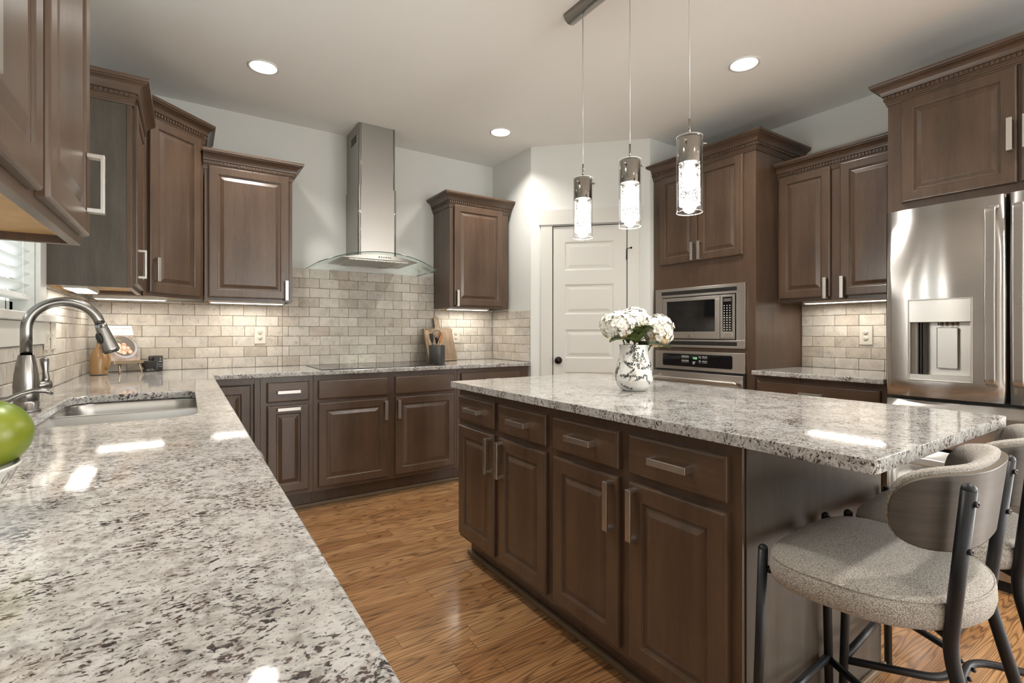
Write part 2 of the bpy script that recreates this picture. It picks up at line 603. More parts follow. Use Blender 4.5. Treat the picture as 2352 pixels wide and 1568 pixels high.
# left wall with the window opening
WY0, WY1, WZ0, WZ1 = 1.75, 2.77, 1.246, 2.25
b = MB()
b.box(XL - .12, XL, YR, WY0, 0, H); b.box(XL - .12, XL, WY1, YB, 0, H)
b.box(XL - .12, XL, WY0, WY1, 0, WZ0); b.box(XL - .12, XL, WY0, WY1, WZ1, H)
struct('wall_left', b, M['wall'], label='left wall with the sink window')
b = MB(); b.box(XR, XR + .1, -0.35, 2.721, 0, H)
struct('wall_right', b, M['wall'], label='pale grey wall behind the refrigerator')
b = MB(); b.box(XR, XRR + .1, -0.35, -0.25, 0, H)
struct('wall_divider', b, M['wall'])
P, Q = (2.447, 3.406), (3.148, 2.721)
b = MB(); b.prism([(2.447, YB), P, (2.547, 3.45), (2.547, YB)], 0, H)
struct('wall_return', b, M['wall'], label='short wall at the right end of the back worktop')
b = MB(); b.prism([P, Q, (3.19, 2.821), (2.51, 3.50)], 0, H)
struct('wall_pantry', b, M['wall'], label='angled pantry wall around the white door')
b = MB(); b.prism([Q, (XR, 2.721), (XR, 2.821), (3.19, 2.821)], 0, H)
struct('wall_stub', b, M['wall'], label='wall beside the oven cabinet')
# far side of the room behind the camera
b = MB()
xs = [XL, -1.65 + 0.0]
wins = [(-0.0, 0.0)]
edges = []
openx = [(-0.42, 0.0)]
opens = [(-0.35, 0.95), (1.45, 2.75), (3.25, 4.55)]  # unseen window openings, added for the rear fill light
x = XL
for (a, c) in opens:
    b.box(x, a, YR - .1, YR, 0, H)
    b.box(a, c, YR - .1, YR, 0, 0.35); b.box(a, c, YR - .1, YR, 2.35, H)
    x = c
b.box(x, XRR, YR - .1, YR, 0, H)
struct('wall_rear', b, M['wall'])
b = MB()
y = YR
for (a, c) in ((-3.9, -2.5), (-1.9, -0.5)):  # window openings out of view, added for the side fill light
    b.box(XRR, XRR + .1, y, a, 0, H)
    b.box(XRR, XRR + .1, a, c, 0, 0.35); b.box(XRR, XRR + .1, a, c, 2.35, H)
    y = c
b.box(XRR, XRR + .1, y, -0.25, 0, H)
struct('wall_side', b, M['wall'])
for i, (a, c) in enumerate(opens):
    f = MB()
    for x0, x1 in ((a, a + .06), (c - .06, c), ((a + c) / 2 - .02, (a + c) / 2 + .02)):
        f.box(x0, x1, YR - .09, YR - .02, .35, 2.35)
    for z0 in (.35, 1.33, 2.29):
        f.box(a, c, YR - .085, YR - .025, z0, z0 + .06)
    struct('window_%d' % (i + 2), f, M['white'])  # frames of the added windows behind the camera
b = MB(); b.box(-9, XL - .12, -7, 6, -0.12, -0.1); 
struct('ground', b, M['outdoor'])

# sink window
w1 = D.objects.new('window_1', None); COL.objects.link(w1); w1['kind'] = 'structure'; w1['label'] = 'window over the sink'
b = MB()
for (y0, y1, z0, z1) in ((WY0, WY0 + .045, WZ0, WZ1), (WY1 - .045, WY1, WZ0, WZ1), (WY0, WY1, WZ0, WZ0 + .045), (WY0, WY1, WZ1 - .045, WZ1),
                         (WY0, WY1, 1.73, 1.765), ((WY0 + WY1) / 2 - .012, (WY0 + WY1) / 2 + .012, WZ0, WZ1), (WY1 - .10, WY1 - .085, WZ0, WZ1)):
    b.box(XL - .10, XL - .065, y0, y1, z0, z1)
b.build('window_frame', w1, M['white'], 0.002)
b = MB(); b.box(XL - .085, XL - .08, WY0 + .04, WY1 - .04, WZ0 + .04, WZ1 - .04)
b.build('window_pane', w1, M['glass'])
b = MB(); b.box(XL - .10, XL + .035, WY0 - .20, 3.075, WZ0 - .036, WZ0 - .004)
b.build('window_sill', w1, M['white'], 0.004)
b = MB()
b.box(XL + .001, XL + .018, WY1, WY1 + .105, WZ0, WZ1 + .1); b.box(XL + .001, XL + .018, WY0 - .105, WY0, WZ0, WZ1 + .1)
b.box(XL + .001, XL + .018, WY0 - .105, WY1 + .105, WZ1, WZ1 + .12)
b.box(XL + .001, XL + .016, WY0 - .105, 2.862, 1.116, WZ0 - .037)
b.build('window_casing', w1, M['white'], 0.003)
# blind
bl = thing('window_blind', 'white slatted blind inside the window over the sink', 'blind', (XL - .03, (WY0 + WY1) / 2, WZ0 + .02))
b = MB()
hw = (WY1 - WY0) / 2 - .012
z = 0.08
while z < WZ1 - WZ0 - .05:
    T = Matrix.Translation((0, 0, z)) @ Matrix.Rotation(R(-32), 4, 'Y')
    b.add([T @ Vector(p) for p in ((-.023, -hw, 0), (.023, -hw, 0), (.023, hw, 0), (-.023, hw, 0), (-.023, -hw, .0025), (.023, -hw, .0025), (.023, hw, .0025), (-.023, hw, .0025))],
          [(0, 3, 2, 1), (4, 5, 6, 7), (0, 1, 5, 4), (1, 2, 6, 5), (2, 3, 7, 6), (3, 0, 4, 7)])
    z += 0.0455
b.build('slats', bl, M['blind'])
box1('bottom_rail', (-.02, .02, -hw, hw, .03, .052), M['blind'], bl, .004)
box1('head_rail', (-.025, .025, -hw, hw, WZ1 - WZ0 - .06, WZ1 - WZ0 - .02), M['blind'], bl, .004)
b = MB()
for yy in (-hw + .12, 0, hw - .12):
    for dx in (-.022, .022):
        b.tube([(dx, yy, .04), (dx, yy, WZ1 - WZ0 - .05)], .0012, n=6)
b.build('ladder_cord', bl, M['blind'])


# ------------------------------------------------------------------ backsplash tiles
def tiles(name, label, loc, rz, regions, phase, v0=0.914, rh=0.0742, tw=0.1485, mirror=False, seed=1):
    rg = random.Random(seed)
    b = MB()
    gap = 0.0016
    for (u0, u1, z0, z1) in regions:
        b.box(u0, u1, -0.004, 0.0, z0, z1, M['grout'])
        r = int((z0 - v0) / rh + 0.001)
        while v0 + r * rh < z1 - 0.004:
            za, zb = max(z0, v0 + r * rh), min(z1, v0 + (r + 1) * rh)
            ph = phase + (tw * 0.5 if r % 2 else 0) + rg.uniform(-.004, .004)
            k = math.floor((u0 - ph) / tw)
            while ph + k * tw < u1 - 0.004:
                ua, ub = max(u0, ph + k * tw), min(u1, ph + (k + 1) * tw)
                k += 1
                if ub - ua < 0.012 or zb - za < 0.008:
                    continue
                A, B, C_, E_ = ua + gap * rg.uniform(.3, 1), ub - gap * rg.uniform(.3, 1), za + gap * rg.uniform(.3, 1), zb - gap * rg.uniform(.3, 1)
                d = 0.009 + rg.uniform(-.0015, .0015)
                c = min(rg.uniform(.0025, .006), (B - A) * .3)

                def loop(i, y, c=c):
                    a, bb, e, f = A + i, B - i, C_ + i, E_ - i
                    return [(a + c, y, e), (bb - c, y, e), (bb - c * .3, y, e + c * .3), (bb, y, e + c), (bb, y, f - c), (bb - c * .3, y, f - c * .3), (bb - c, y, f), (a + c, y, f), (a + c * .3, y, f - c * .3), (a, y, f - c), (a, y, e + c), (a + c * .3, y, e + c * .3)]
                L = [loop(0, -.003), loop(0, -d + .0028), loop(.0009, -d + .0009), loop(.0028, -d)]
                b0 = len(b.f)
                b.loft(L, M['tile'], True, False, True, False)
                rv = rg.random()
                for q in range(b0, len(b.f)):
                    b.attr[q] = rv
            r += 1
    o = b.build(name, None, None, rnd=True, loc=loc, rot=(0, 0, rz))
    return tag(o, label, 'backsplash', 'travertine backsplashes')


tiles('tile_backsplash', 'long tumbled travertine backsplash on the back wall behind the cooktop', (0, YB, 0), 0,
      [(-.515, .60, .914, 1.378), (.60, 1.84, .914, 1.656), (1.84, 2.438, .914, 1.378)], .422 - .1485 * 8, seed=3)
tiles('tile_backsplash', 'short travertine backsplash on the side of the pantry corner', (2.447, YB, 0), R(-90),
      [(.011, .615, .914, 1.356)], 0.03, tw=0.1485, seed=5)
tiles('tile_backsplash', 'travertine backsplash on the left wall under the window', (XL, 0, 0), R(90),
      [(-.9, 2.862, .914, 1.114), (2.865, 3.076, .914, 1.208), (2.885, 4.024, 1.245, 1.378), (3.077, 4.024, .914, 1.246)], 0.05, seed=7)
tiles('tile_backsplash', 'travertine backsplash between the oven cabinet and the refrigerator', (XR, 1.853, 0), R(-90),
      [(.002, .745, .914, 1.378)], 0.075, seed=9)

# ------------------------------------------------------------------ countertops
def slab(name, label, outer, z0, z1, holes=(), loc=(0, 0, 0)):
    bm = bmesh.new()
    for loop in [outer] + list(holes):
        vs = [bm.verts.new((x, y, z1)) for x, y in loop]
        for i in range(len(vs)):
            bm.edges.new((vs[i], vs[(i + 1) % len(vs)]))
    bmesh.ops.triangle_fill(bm, edges=bm.edges[:], use_beauty=True)
    r = bmesh.ops.extrude_face_region(bm, geom=bm.faces[:])
    bmesh.ops.translate(bm, verts=[g for g in r['geom'] if isinstance(g, bmesh.types.BMVert)], vec=(0, 0, z0 - z1))
    bmesh.ops.recalc_face_normals(bm, faces=bm.faces)
    me = D.meshes.new(name)
    bm.to_mesh(me); bm.free()
    me.materials.append(M['granite'])
    o = D.objects.new(name, me)
    COL.objects.link(o)
    o.location = loc
    md = o.modifiers.new('bevel', 'BEVEL'); md.width = .0075; md.segments = 4; md.limit_method = 'ANGLE'; md.angle_limit = R(40)
    for p in me.polygons: p.use_smooth = False
    return tag(o, label, 'countertop', 'granite countertops')


SX0, SX1, SY0, SY1 = -.375, .03, 1.77, 2.555
hole = [(x, y) for x, y, z in rrect((SX0 + SX1) / 2, (SY0 + SY1) / 2, SX1 - SX0, SY1 - SY0, .075, 0)]
slab('granite_countertop', 'speckled white granite worktop with the sink, running along the left and back walls',
     [(XL, -1.0), (.131, -1.0), (.131, 3.385), (2.43, 3.385), (2.438, 3.393), (2.438, YB), (XL, YB)], .884, .914, [hole])
isl = [(x, y) for x, y, z in rrect((1.131 + 2.064) / 2, (.413 + 2.29) / 2, 2.064 - 1.131, 2.29 - .413, .016, 0, 4)]
slab('granite_countertop', 'speckled white granite island top under the pendants', isl, .884, .914)
slab('granite_countertop', 'small granite worktop between the oven cabinet and the refrigerator', [(3.13, 1.106), (XR, 1.106), (XR, 1.853), (3.19, 1.853), (3.15, 1.857), (3.13, 1.85)], .884, .914)

# ------------------------------------------------------------------ cabinets
def rect_loop(w, h, i, y):
    return [(i, y, i), (w - i, y, i), (w - i, y, h - i), (i, y, h - i)]


def raised_door(w, h, parent, name, loc, rz=0.0, st=0.055, th=0.02, drawer=False, pt=None):
    b = MB()
    if drawer:
        prof = [(0, 0), (0, -th + .006), (.0015, -th + .003), (.005, -th + .0008), (.009, -th)]
    else:
        prof = [(0, 0), (0, -th + .007), (.0015, -th + .003), (.005, -th + .0007), (.009, -th), (st - .004, -th), (st - .001, -th + .0015),
                (st, -th + .005), (st + .003, -th + .0055), (st + .004, -th + .0095), (st + .009, -th + .0095),
                (st + .013, -th + .0085), (st + .031, -th + .0025), (st + .034, -th + .0022)]
    b.loft([rect_loop(w, h, i, y) for i, y in prof], None, True, True, True, False)
    return b.build(name, parent, M['cabh'] if drawer else M['cab'], 0, loc=loc, rot=(0, 0, rz))


def pull(parent, x, z, vertical, L=.135, label=None, y=-.02):
    b = MB()
    t, w, so = .010, .020, .032
    h = L / 2
    # one rectangular bow: flat strap and two posts
    u = [(-h, 0), (-h, -so), (h, -so), (h, 0), (h - t, 0), (h - t, -so + t * .8), (-h + t, -so + t * .8), (-h + t, 0)]
    b.loft([[(x_, y_, z_) for x_, y_ in u] for z_ in (-w / 2, w / 2)], None, True, True, True, False)
    o = b.build('handle', parent, M['nickel'], .0009, loc=(x, y, z), rot=(0, R(90) if vertical else 0, 0))
    return o


CROWN = [(0, -.035), (.006, -.035), (.007, -.026), (.010, -.024), (.010, -.016), (.013, -.014), (.013, -.006), (.016, -.005), (.016, .016),
         (.024, .018), (.026, .026), (.031, .038), (.040, .049), (.052, .056), (.060, .058), (.060, .064), (.066, .066), (.068, .074), (.068, .082), (0, .082)]


def offset_path(path, o):
    out = []
    for i, p in enumerate(path):
        ns = []
        for a, c in ((i - 1, i), (i, i + 1)):
            if a >= 0 and c < len(path):
                d = Vector(path[c]) - Vector(path[a]); d.normalize()
                ns.append(Vector((d.y, -d.x)))
        if len(ns) == 1:
            n = ns[0]
        else:
            n = (ns[0] + ns[1]) / (1 + ns[0].dot(ns[1]))
        out.append(Vector(p) + n * o)
    return out


def crown(parent, path, z):
    b = MB()
    loops = []
    n = len(CROWN)
    cols = [offset_path(path, o) for o, dz in CROWN]
    for i in range(len(path)):
        loops.append([(cols[k][i].x, cols[k][i].y, z + CROWN[k][1]) for k in range(n)])
    b.loft(loops, None, True, True, True, False)
    b.build('crown_moulding', parent, M['cabh'])
    d = MB()
    for i in range(len(path) - 1):
        a, c = offset_path(path, .016)[i], offset_path(path, .016)[i + 1]
        L = (c - a).length
        u = (c - a) / L
        nn = Vector((u.y, -u.x))
        k = 0.005
        while k < L - .012:
            T = Matrix(((u.x, nn.x, 0, a.x + u.x * k), (u.y, nn.y, 0, a.y + u.y * k), (0, 0, 1, z), (0, 0, 0, 1)))
            q = [(0, 0, -.002), (.0115, 0, -.002), (.0115, .0065, -.002), (0, .0065, -.002)]
            d.loft([[T @ Vector(p) for p in q], [T @ Vector((p[0], p[1], .014)) for p in q]], None, True, True, True, False)
            k += .0185
    d.build('dentil_trim', parent, M['cabh'])


def cabinet(label, loc, rz, w, dep, z0, z1, fronts, kind='upper', crownpath=None, toe=True, group=None, name=None, extra=None, sides=(True, True), cat='cabinet'):
    c = thing(name or ('wall_cabinet' if kind == 'upper' else 'base_cabinet'), label, cat, loc, rz, group)
    b = MB()
    if kind == 'upper':
        b.box(0, w, .02, dep, z0 + .03, z1)
        b.box(-.0012, w + .0012, 0, .02, z0, z1)
        b.box(0, .016, .02, dep, z0, z0 + .03)
        b.box(w - .016, w, .02, dep, z0, z0 + .03)
        b.build('carcass', c, M['cab'], .0012)
        b = MB(); b.box(.0165, w - .0165, .0205, dep - .001, z0 + .018, z0 + .0295)
        b.box(.0165, w - .0165, dep - .02, dep - .001, z0 + .002, z0 + .018)
        b.build('bottom_panel', c, M['birch'])
    else:
        zb = .115 if toe else 0
        b.box(0, w, 0, dep, zb, z1)
        b.build('carcass', c, M['cab'], .0012)
        if toe:
            box1('toe_kick', (0, w, .07, dep, 0.0, .1145), M['cab'], c)
    for f in fronts:
        t, x0, x1, a0, a1, hs = f
        o = raised_door(x1 - x0, a1 - a0, c, t, (x0, -.0003, a0), drawer=(t != 'door'))
        if hs:
            for (hx, hz, vert, L) in ([hs] if isinstance(hs, tuple) else hs):
                pull(o, hx - x0, hz - a0, vert, L)
    if crownpath:
        crown(c, crownpath, z1)
    if extra:
        extra(c)
    return c


UZ0, UZ1, UD = 1.372, 2.25, .325
G1 = 'dark stained wall cabinets'
G2 = 'dark stained base cabinets'
# back wall, left of the hood
cabinet('single door wall cabinet immediately left of the range hood', (.097, YB - UD, 0), 0, .518, UD - .001, UZ0, UZ1,
        [('door', .020, .497, 1.392, 2.238, (.478, 1.452, True, .135))], crownpath=[(-.01, 0), (.518, 0), (.518, UD - .002)], group=G1)
# right of the hood
cabinet('narrow single door wall cabinet on the right of the range hood', (1.832, YB - UD, 0), 0, .580, UD - .001, UZ0, UZ1,
        [('door', .035, .512, 1.392, 2.238, (.057, 1.452, True, .135))], crownpath=[(0, UD - .002), (0, 0), (.580, 0), (.580, UD - .002)], group=G1)
# left wall, beyond the window
cabinet('wall cabinet on the left wall showing its plain grey-brown end panel', (-.21, 2.875, 0), R(90), .545, .308, UZ0, UZ1,
        [('door', .035, .505, 1.392, 2.238, (.06, 1.49, True, .135))], crownpath=[(0, .306), (0, 0), (.535, 0)], group=G1,
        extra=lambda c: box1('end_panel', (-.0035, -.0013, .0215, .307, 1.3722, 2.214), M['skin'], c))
# near cabinet
cabinet('nearest wall cabinet at the top left corner, seen from below', (-.21, .20, 0), R(90), 1.345, .308, UZ0, UZ1,
        [('door', .035, .42, 1.392, 2.238, (.39, 1.49, True, .135)), ('door', .455, .872, 1.392, 2.238, (.505, 1.50, True, .135)), ('door', .915, 1.325, 1.392, 2.238, (1.280, 1.508, True, .135))],
        crownpath=[(0, 0), (1.345, 0), (1.345, .306)], group=G1)

# diagonal corner cabinet, taller than its neighbours
dc = thing('wall_cabinet', 'tall diagonal corner wall cabinet with the highest crown', 'cabinet', (-.2, 3.425, 0), 0, G1)
DZ1 = 2.402
poly = [(-.319, 0.0), (0, 0), (.29, .285), (.29, .609), (-.319, .609)]
b = MB(); b.prism(poly, UZ0 + .03, DZ1)
for a, c in (((0, 0), (.29, .285)),):
    d = (Vector(c) - Vector(a)).normalized(); n = Vector((-d.y, d.x)) * .02
    b.prism([a, c, (c[0] + n.x, c[1] + n.y), (a[0] + n.x, a[1] + n.y)], UZ0, UZ0 + .03)
b.build('carcass', dc, M['cab'], .0012)
b = MB(); b.prism([(-.30, .02), (-.01, .02), (.27, .30), (.27, .59), (-.30, .59)], UZ0 + .02, UZ0 + .0295)
b.build('bottom_panel', dc, M['birch'])
o = raised_door(.350, 2.385 - 1.392, dc, 'door', (.018, .0175, 1.392), R(44.5))
pull(o, .028, .13, True)
crown(dc, [(-.318, 0), (0, 0), (.29, .285), (.29, .608)], DZ1)

# base cabinets along the back wall
FB = 3.432
bd = YB - FB - .001
DRH = (.722, .848)
DRD = (.142, .700)


def hx(x): return x - .385


cabinet('narrow base cabinet with two horizontal pulls, left of the cooktop cabinet', (.385, FB, 0), 0, .3125, bd, 0, .883,
        [('drawer_front', .036, .285, .722, .848, (.1605, .787, False, .135)), ('door', .036, .285, .142, .700, (.1605, .678, False, .135))], 'base', group=G2)
cabinet('wide cooktop base cabinet with two plain false drawers and two doors', (.6985, FB, 0), 0, 1.059, bd, 0, .883,
        [('drawer_front', .0285, .5015, .722, .848, None), ('drawer_front', .5565, 1.0315, .722, .848, None),
         ('door', .0285, .5015, .142, .700, (.481, .615, True, .135)), ('door', .5565, 1.0315, .142, .700, (.577, .615, True, .135))], 'base', group=G2)
cabinet('base cabinet at the right end of the back wall, mostly behind the island', (1.7585, FB, 0), 0, .668, bd, 0, .883,
        [('drawer_front', .0285, .5785, .722, .848, (.30, .787, False, .135)), ('door', .0285, .30, .142, .700, (.27, .615, True, .135)), ('door', .31, .5785, .142, .700, (.34, .615, True, .135))], 'base', group=G2)
# corner (lazy susan) unit with its recessed door
cc = thing('base_cabinet', 'corner base cabinet with a recessed folding door behind the counter edge', 'cabinet', (.131, FB, 0), 0, G2)
b = MB()
b.box(-.040, .2535, .03, .60, .115, .883); b.box(-.65, -.045, -.25, .60, .115, .883)
b.box(.222, .2535, 0, .03, .115, .883); b.box(-.04, .222, .0, .03, .845, .883); b.box(-.04, .222, .0, .03, .115, .14)
b.build('carcass', cc, M['cab'], .001)
box1('toe_kick', (-.65, .2535, .07, .60, 0, .114), M['cab'], cc)
raised_door(.235, .69, cc, 'door', (-.032, .0225, .148))
raised_door(.235, .69, cc, 'door', (-.044, -.235, .148), R(90))
# left run under the window, fronts facing the aisle
FX = .085
cabinet('sink base cabinet below the sink', (FX, 1.89, 0), R(90), 1.285, .60, 0, .66,
        [('door', .03, .43, .142, .650, (.40, .58, True, .135)), ('door', .44, .84, .142, .650, (.47, .58, True, .135)), ('door', .87, 1.13, .142, .650, None)], 'base', group=G2,
        extra=lambda c: (box1('face_rail', (0, 1.285, 0, .02, .6605, .883), M['cab'], c, .001),
                         raised_door(.82, .12, c, 'drawer_front', (.02, -.0003, .725), drawer=True)))
dw = thing('dishwasher', 'built-in steel dishwasher whose bowed handle shows past the counter edge', 'dishwasher', (FX, 1.275, 0), R(90))
box1('tub', (.004, .606, .0, .56, .10, .690), M['black'], dw)
box1('front_panel', (.004, .606, -.03, -.001, .115, .875), M['steel'], dw, .004)
b = MB()
pp = [(.02 + .57 * t, -.032 - .068 * math.sin(PI * t) ** .8, .80) for t in [i / 24 for i in range(25)]]
for i in range(24):
    a, c = pp[i], pp[i + 1]
b.loft([[(p[0], p[1], p[2] - .014), (p[0], p[1] + .010, p[2] - .016), (p[0], p[1] + .010, p[2] + .016), (p[0], p[1], p[2] + .014)] for p in pp], None, True, True, True, True)
b.build('handle', dw, M['steel'])
cabinet('base cabinet nearest the camera under the left worktop', (FX, -.98, 0), R(90), 2.25, .60, 0, .883,
        [('drawer_front', .03 + .56 * k, .55 + .56 * k, .722, .848, (.29 + .56 * k, .787, False, .135)) for k in range(4)] +
        [('door', .03 + .56 * k, .55 + .56 * k, .142, .700, (.08 + .56 * k, .615, True, .135)) for k in range(4)], 'base', group=G2)
# shoe mouldings of the base runs
b = MB()
b.box(.02, 2.42, FB + .052, FB + .069, 0, .022)
struct('trim_1', b, M['shoe'], .004)
b = MB(); b.box(FX - .069, FX - .052, -.88, FB + .05, 0, .022)
struct('trim_2', b, M['shoe'], .004)

# island cabinets (face the left aisle)
IX = 1.185


def iy(y, y0): return y0 - y


def isl_cab(label, y0, y1, cols, nm=None, extra=None):
    fr = []
    for (a, c, side) in cols:
        xa, xc = y0 - a, y0 - c
        fr.append(('drawer_front', xa, xc, .722, .845, ((xa + xc) / 2, .785, False, .135)))
        hxx = xc - .028 if side > 0 else xa + .028
        fr.append(('door', xa, xc, .140, .695, (hxx, .60, True, .16)))
    return cabinet(label, (IX, y0, 0), R(-90), y0 - y1, .845, 0, .883, fr, 'base', name='island_cabinet', group='island cabinets', extra=extra)


isl_cab('far half of the island base, two drawers over two doors toward the pantry end', 2.283, 1.508, [(2.262, 1.917, 1), (1.874, 1.529, -1)])


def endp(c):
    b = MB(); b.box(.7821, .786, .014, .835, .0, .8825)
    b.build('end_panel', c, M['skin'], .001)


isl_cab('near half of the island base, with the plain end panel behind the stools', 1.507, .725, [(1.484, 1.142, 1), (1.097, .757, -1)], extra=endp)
b = MB(); b.box(IX + .052, IX + .069, .7075, 2.30, 0, .022); b.box(IX + .069, 2.03, .7075, .7205, 0, .022)
struct('trim_3', b, M['shoe'], .004)

# right wall: tall oven cabinet
OX, OY = 3.19, 2.7185
OD = XR - OX - .001


def oven_extra(c):
    pass


oc = cabinet('tall oven cabinet with two upper doors above the built-in microwave', (OX, OY, 0), R(-90), .864, OD, 0, 2.43,
             [('door', .074, .420, 1.700, 2.392, (.392, 1.772, True, .135)), ('door', .4255, .780, 1.700, 2.392, (.452, 1.772, True, .135)), ('drawer_front', .04, .82, .135, .255, (.43, .195, False, .135))],
             'base', crownpath=[(0, .03), (0, 0), (.864, 0), (.864, OD - .002)], name='oven_cabinet', group=None)
cabinet('two door wall cabinet above the small worktop, left of the refrigerator', (XR - .33, 1.852, 0), R(-90), .745, .329, UZ0, UZ1,
        [('door', .012, .342, 1.396, 2.238, (.320, 1.452, True, .135)), ('door', .396, .733, 1.396, 2.238, (.418, 1.452, True, .135))], crownpath=[(0, 0), (.745, 0)], group=G1)
cabinet('base cabinet below the small worktop, one wide drawer', (3.192, 1.852, 0), R(-90), .745, .607, 0, .883,
        [('drawer_front', .016, .715, .722, .845, (.36, .785, False, .135)), ('door', .016, .36, .142, .700, (.33, .60, True, .135)), ('door', .37, .715, .142, .700, (.40, .60, True, .135))], 'base', group=G2)


def fr_extra(c):
    box1('side_panel', (0, .018, 0.0, .608, 0, 1.8095), M['cab'], c, .001)
    box1('side_panel', (.992, 1.01, 0.0, .608, 0, 1.8095), M['cab'], c, .001)


cabinet('two door cabinet above the refrigerator with its side panels', (OX, 1.106, 0), R(-90), 1.01, .608, 1.81, 2.43,
        [('door', .064, .502, 1.853, 2.394, (.482, 2.075, True, .15)), ('door', .515, .955, 1.853, 2.394, (.535, 2.075, True, .15))],
        crownpath=[(0, .607), (0, 0), (1.01, 0), (1.01, .607)], name='refrigerator_cabinet', extra=fr_extra)

# ------------------------------------------------------------------ pantry door (in the angled wall)
d1 = D.objects.new('door_1', None); COL.objects.link(d1); d1['kind'] = 'structure'; d1['label'] = 'white five panel pantry door'
d1.location = (P[0], P[1], 0); d1.rotation_euler = (0, 0, math.atan2(Q[1] - P[1], Q[0] - P[0]))
b = MB()
dx0, dx1, dz0, dz1 = .191, .793, .008, 2.052
L = [( dx0, dx1, dz0, dz1)]
panels = [(1.685, 1.922), (1.318, 1.567), (.950, 1.190), (.585, .835), (.20, .46)]
px0, px1 = .288, .690
# slab as strips around the sunk panels, one mesh
zs = sorted([dz0, dz1] + [q for p in panels for q in p])
b.box(dx0, px0, -.008, 0, dz0, dz1); b.box(px1, dx1, -.008, 0, dz0, dz1)
for i in range(0, len(zs), 2):
    b.box(px0, px1, -.008, 0, zs[i], zs[i + 1])
b.build('door_slab', d1, M['white'])
for (z0, z1) in panels:
    b = MB()
    w, h = px1 - px0, z1 - z0
    b.loft([rect_loop(w, h, i, y) for i, y in ((0, -.008), (.010, -.0025), (.022, -.0025), (.045, -.0065))], None, True, False, True, False)
    b.build('door_panel', d1, M['white'], loc=(px0, 0, z0))
b = MB()
b.box(dx0 - .006, dx0, -.009, -.0002, 0, dz1 + .006); b.box(dx1, dx1 + .006, -.009, -.0002, 0, dz1 + .006); b.box(dx0, dx1, -.009, -.0002, dz1, dz1 + .008)
b.build('door_gap_shade', d1, M['slot'])  # dark strips stand in for the shade in the gap round the door
b = MB()
b.box(.088, .184, -.018, 0, 0, 2.068); b.box(.80, .893, -.018, 0, 0, 2.068); b.box(.070, .911, -.026, 0, 2.0685, 2.195)
b.build('door_casing', d1, M['white'], .0015)
kb = MB()
kb.lathe([(.001, 0), (.031, 0), (.031, .004), (.010, .008), (.010, .030), (.022, .036), (.028, .048), (.026, .062), (.014, .070), (.001, .071)], M['knob'], 24, Matrix.Translation((.235, -.008, .931)) @ Matrix.Rotation(R(90), 4, 'X'), False, False)
kb.build('door_knob', d1)
for zz in (1.805, 1.02, .25):
    kb = MB()
    kb.tube([(dx1 + .003, -.014, zz - .045), (dx1 + .003, -.014, zz + .045)], .006, M['knob'], 8)
    if zz > 1.5:
        kb.tube([(dx1 + .003, -.014, zz + .045), (dx1 + .02, -.05, zz + .045), (dx1 + .03, -.055, zz + .045)], .003, M['knob'], 6)
        kb.sphere((dx1 + .034, -.058, zz + .045), .009, M['knob'], 8)
    kb.build('door_hinge', d1)
b = MB()
for (p, q, off) in (((2.447, 4.03), P, 0), (P, Q, 0)):
    pass
b.box(.893, .975, -.014, 0, 0, .13); b.box(.01, .088, -.014, 0, 0, .13)
o = b.build('baseboard_pantry', None, M['white'], .003, loc=d1.location, rot=d1.rotation_euler); o['kind'] = 'structure'

# ------------------------------------------------------------------ range hood
hd = thing('range_hood', 'stainless chimney range hood with a curved glass canopy', 'range hood', (1.22, YB, 0))
HX0, HX1 = -.150, .148


def chim(x0, x1, y0, z0, z1, name):
    b = MB()
    r = .018
    pts = []
    for k in range(5):
        a = R(180 + 90 * k / 4); pts.append((x0 + r + r * math.cos(a), y0 + r + r * math.sin(a)))
    for k in range(5):
        a = R(270 + 90 * k / 4); pts.append((x1 - r + r * math.cos(a), y0 + r + r * math.sin(a)))
    pts += [(x1, -.002), (x0, -.002)]
    b.loft([[(x, y, z0) for x, y in pts], [(x, y, z1) for x, y in pts]], M['steelh'], True, True, True, False)
    for xx in (x0 + r * .1, x1 - r * .1):
        for dd in (.0, .010):
            s = 1 if xx < 0 else -1
            b.tube([(xx + s * (dd + .006), y0 + .003 - (.003 if dd else -.003), z0), (xx + s * (dd + .006), y0 + .003 - (.003 if dd else -.003), z1)], .0022, M['chrome'], 6)
    return b.build(name, hd)


chim(HX0 + .006, HX1 - .006, -.330, 2.268, H - .001, 'upper_chimney')
chim(HX0, HX1, -.338, 1.715, 2.2675, 'lower_chimney')
b = MB()
for k in range(5):
    b.box(HX0 + .0045, HX0 + .0062, -.27, -.13, 2.61 + k * .012, 2.617 + k * .012)
b.build('vent_grille', hd, M['slot'])
# glass canopy: arched across, straight front to back, bowed front edge
gx0, gx1 = -.455, .455
b = MB()
NG = 40


def gz(x): return 1.757 - .098 * (abs(x) / .455) ** 2.1


def gy(x): return -.505 + .075 * (abs(x) / .455) ** 2.0


top, bot = [], []
rows = []
for i in range(NG + 1):
    x = gx0 + (gx1 - gx0) * i / NG
    rows.append([(x, gy(x), gz(x)), (x, -.003, gz(x)), (x, -.003, gz(x) - .006), (x, gy(x), gz(x) - .006)])
b.loft(rows, M['hoodglass'], True, True, True, True)
nf = NG * 4
for i in range(NG):
    b.mi[i * 4 + 3] = b.mat(M['glassedge'])
for q in (-1, -2):
    b.mi[q] = b.mat(M['glassedge'])
b.build('glass_canopy', hd)
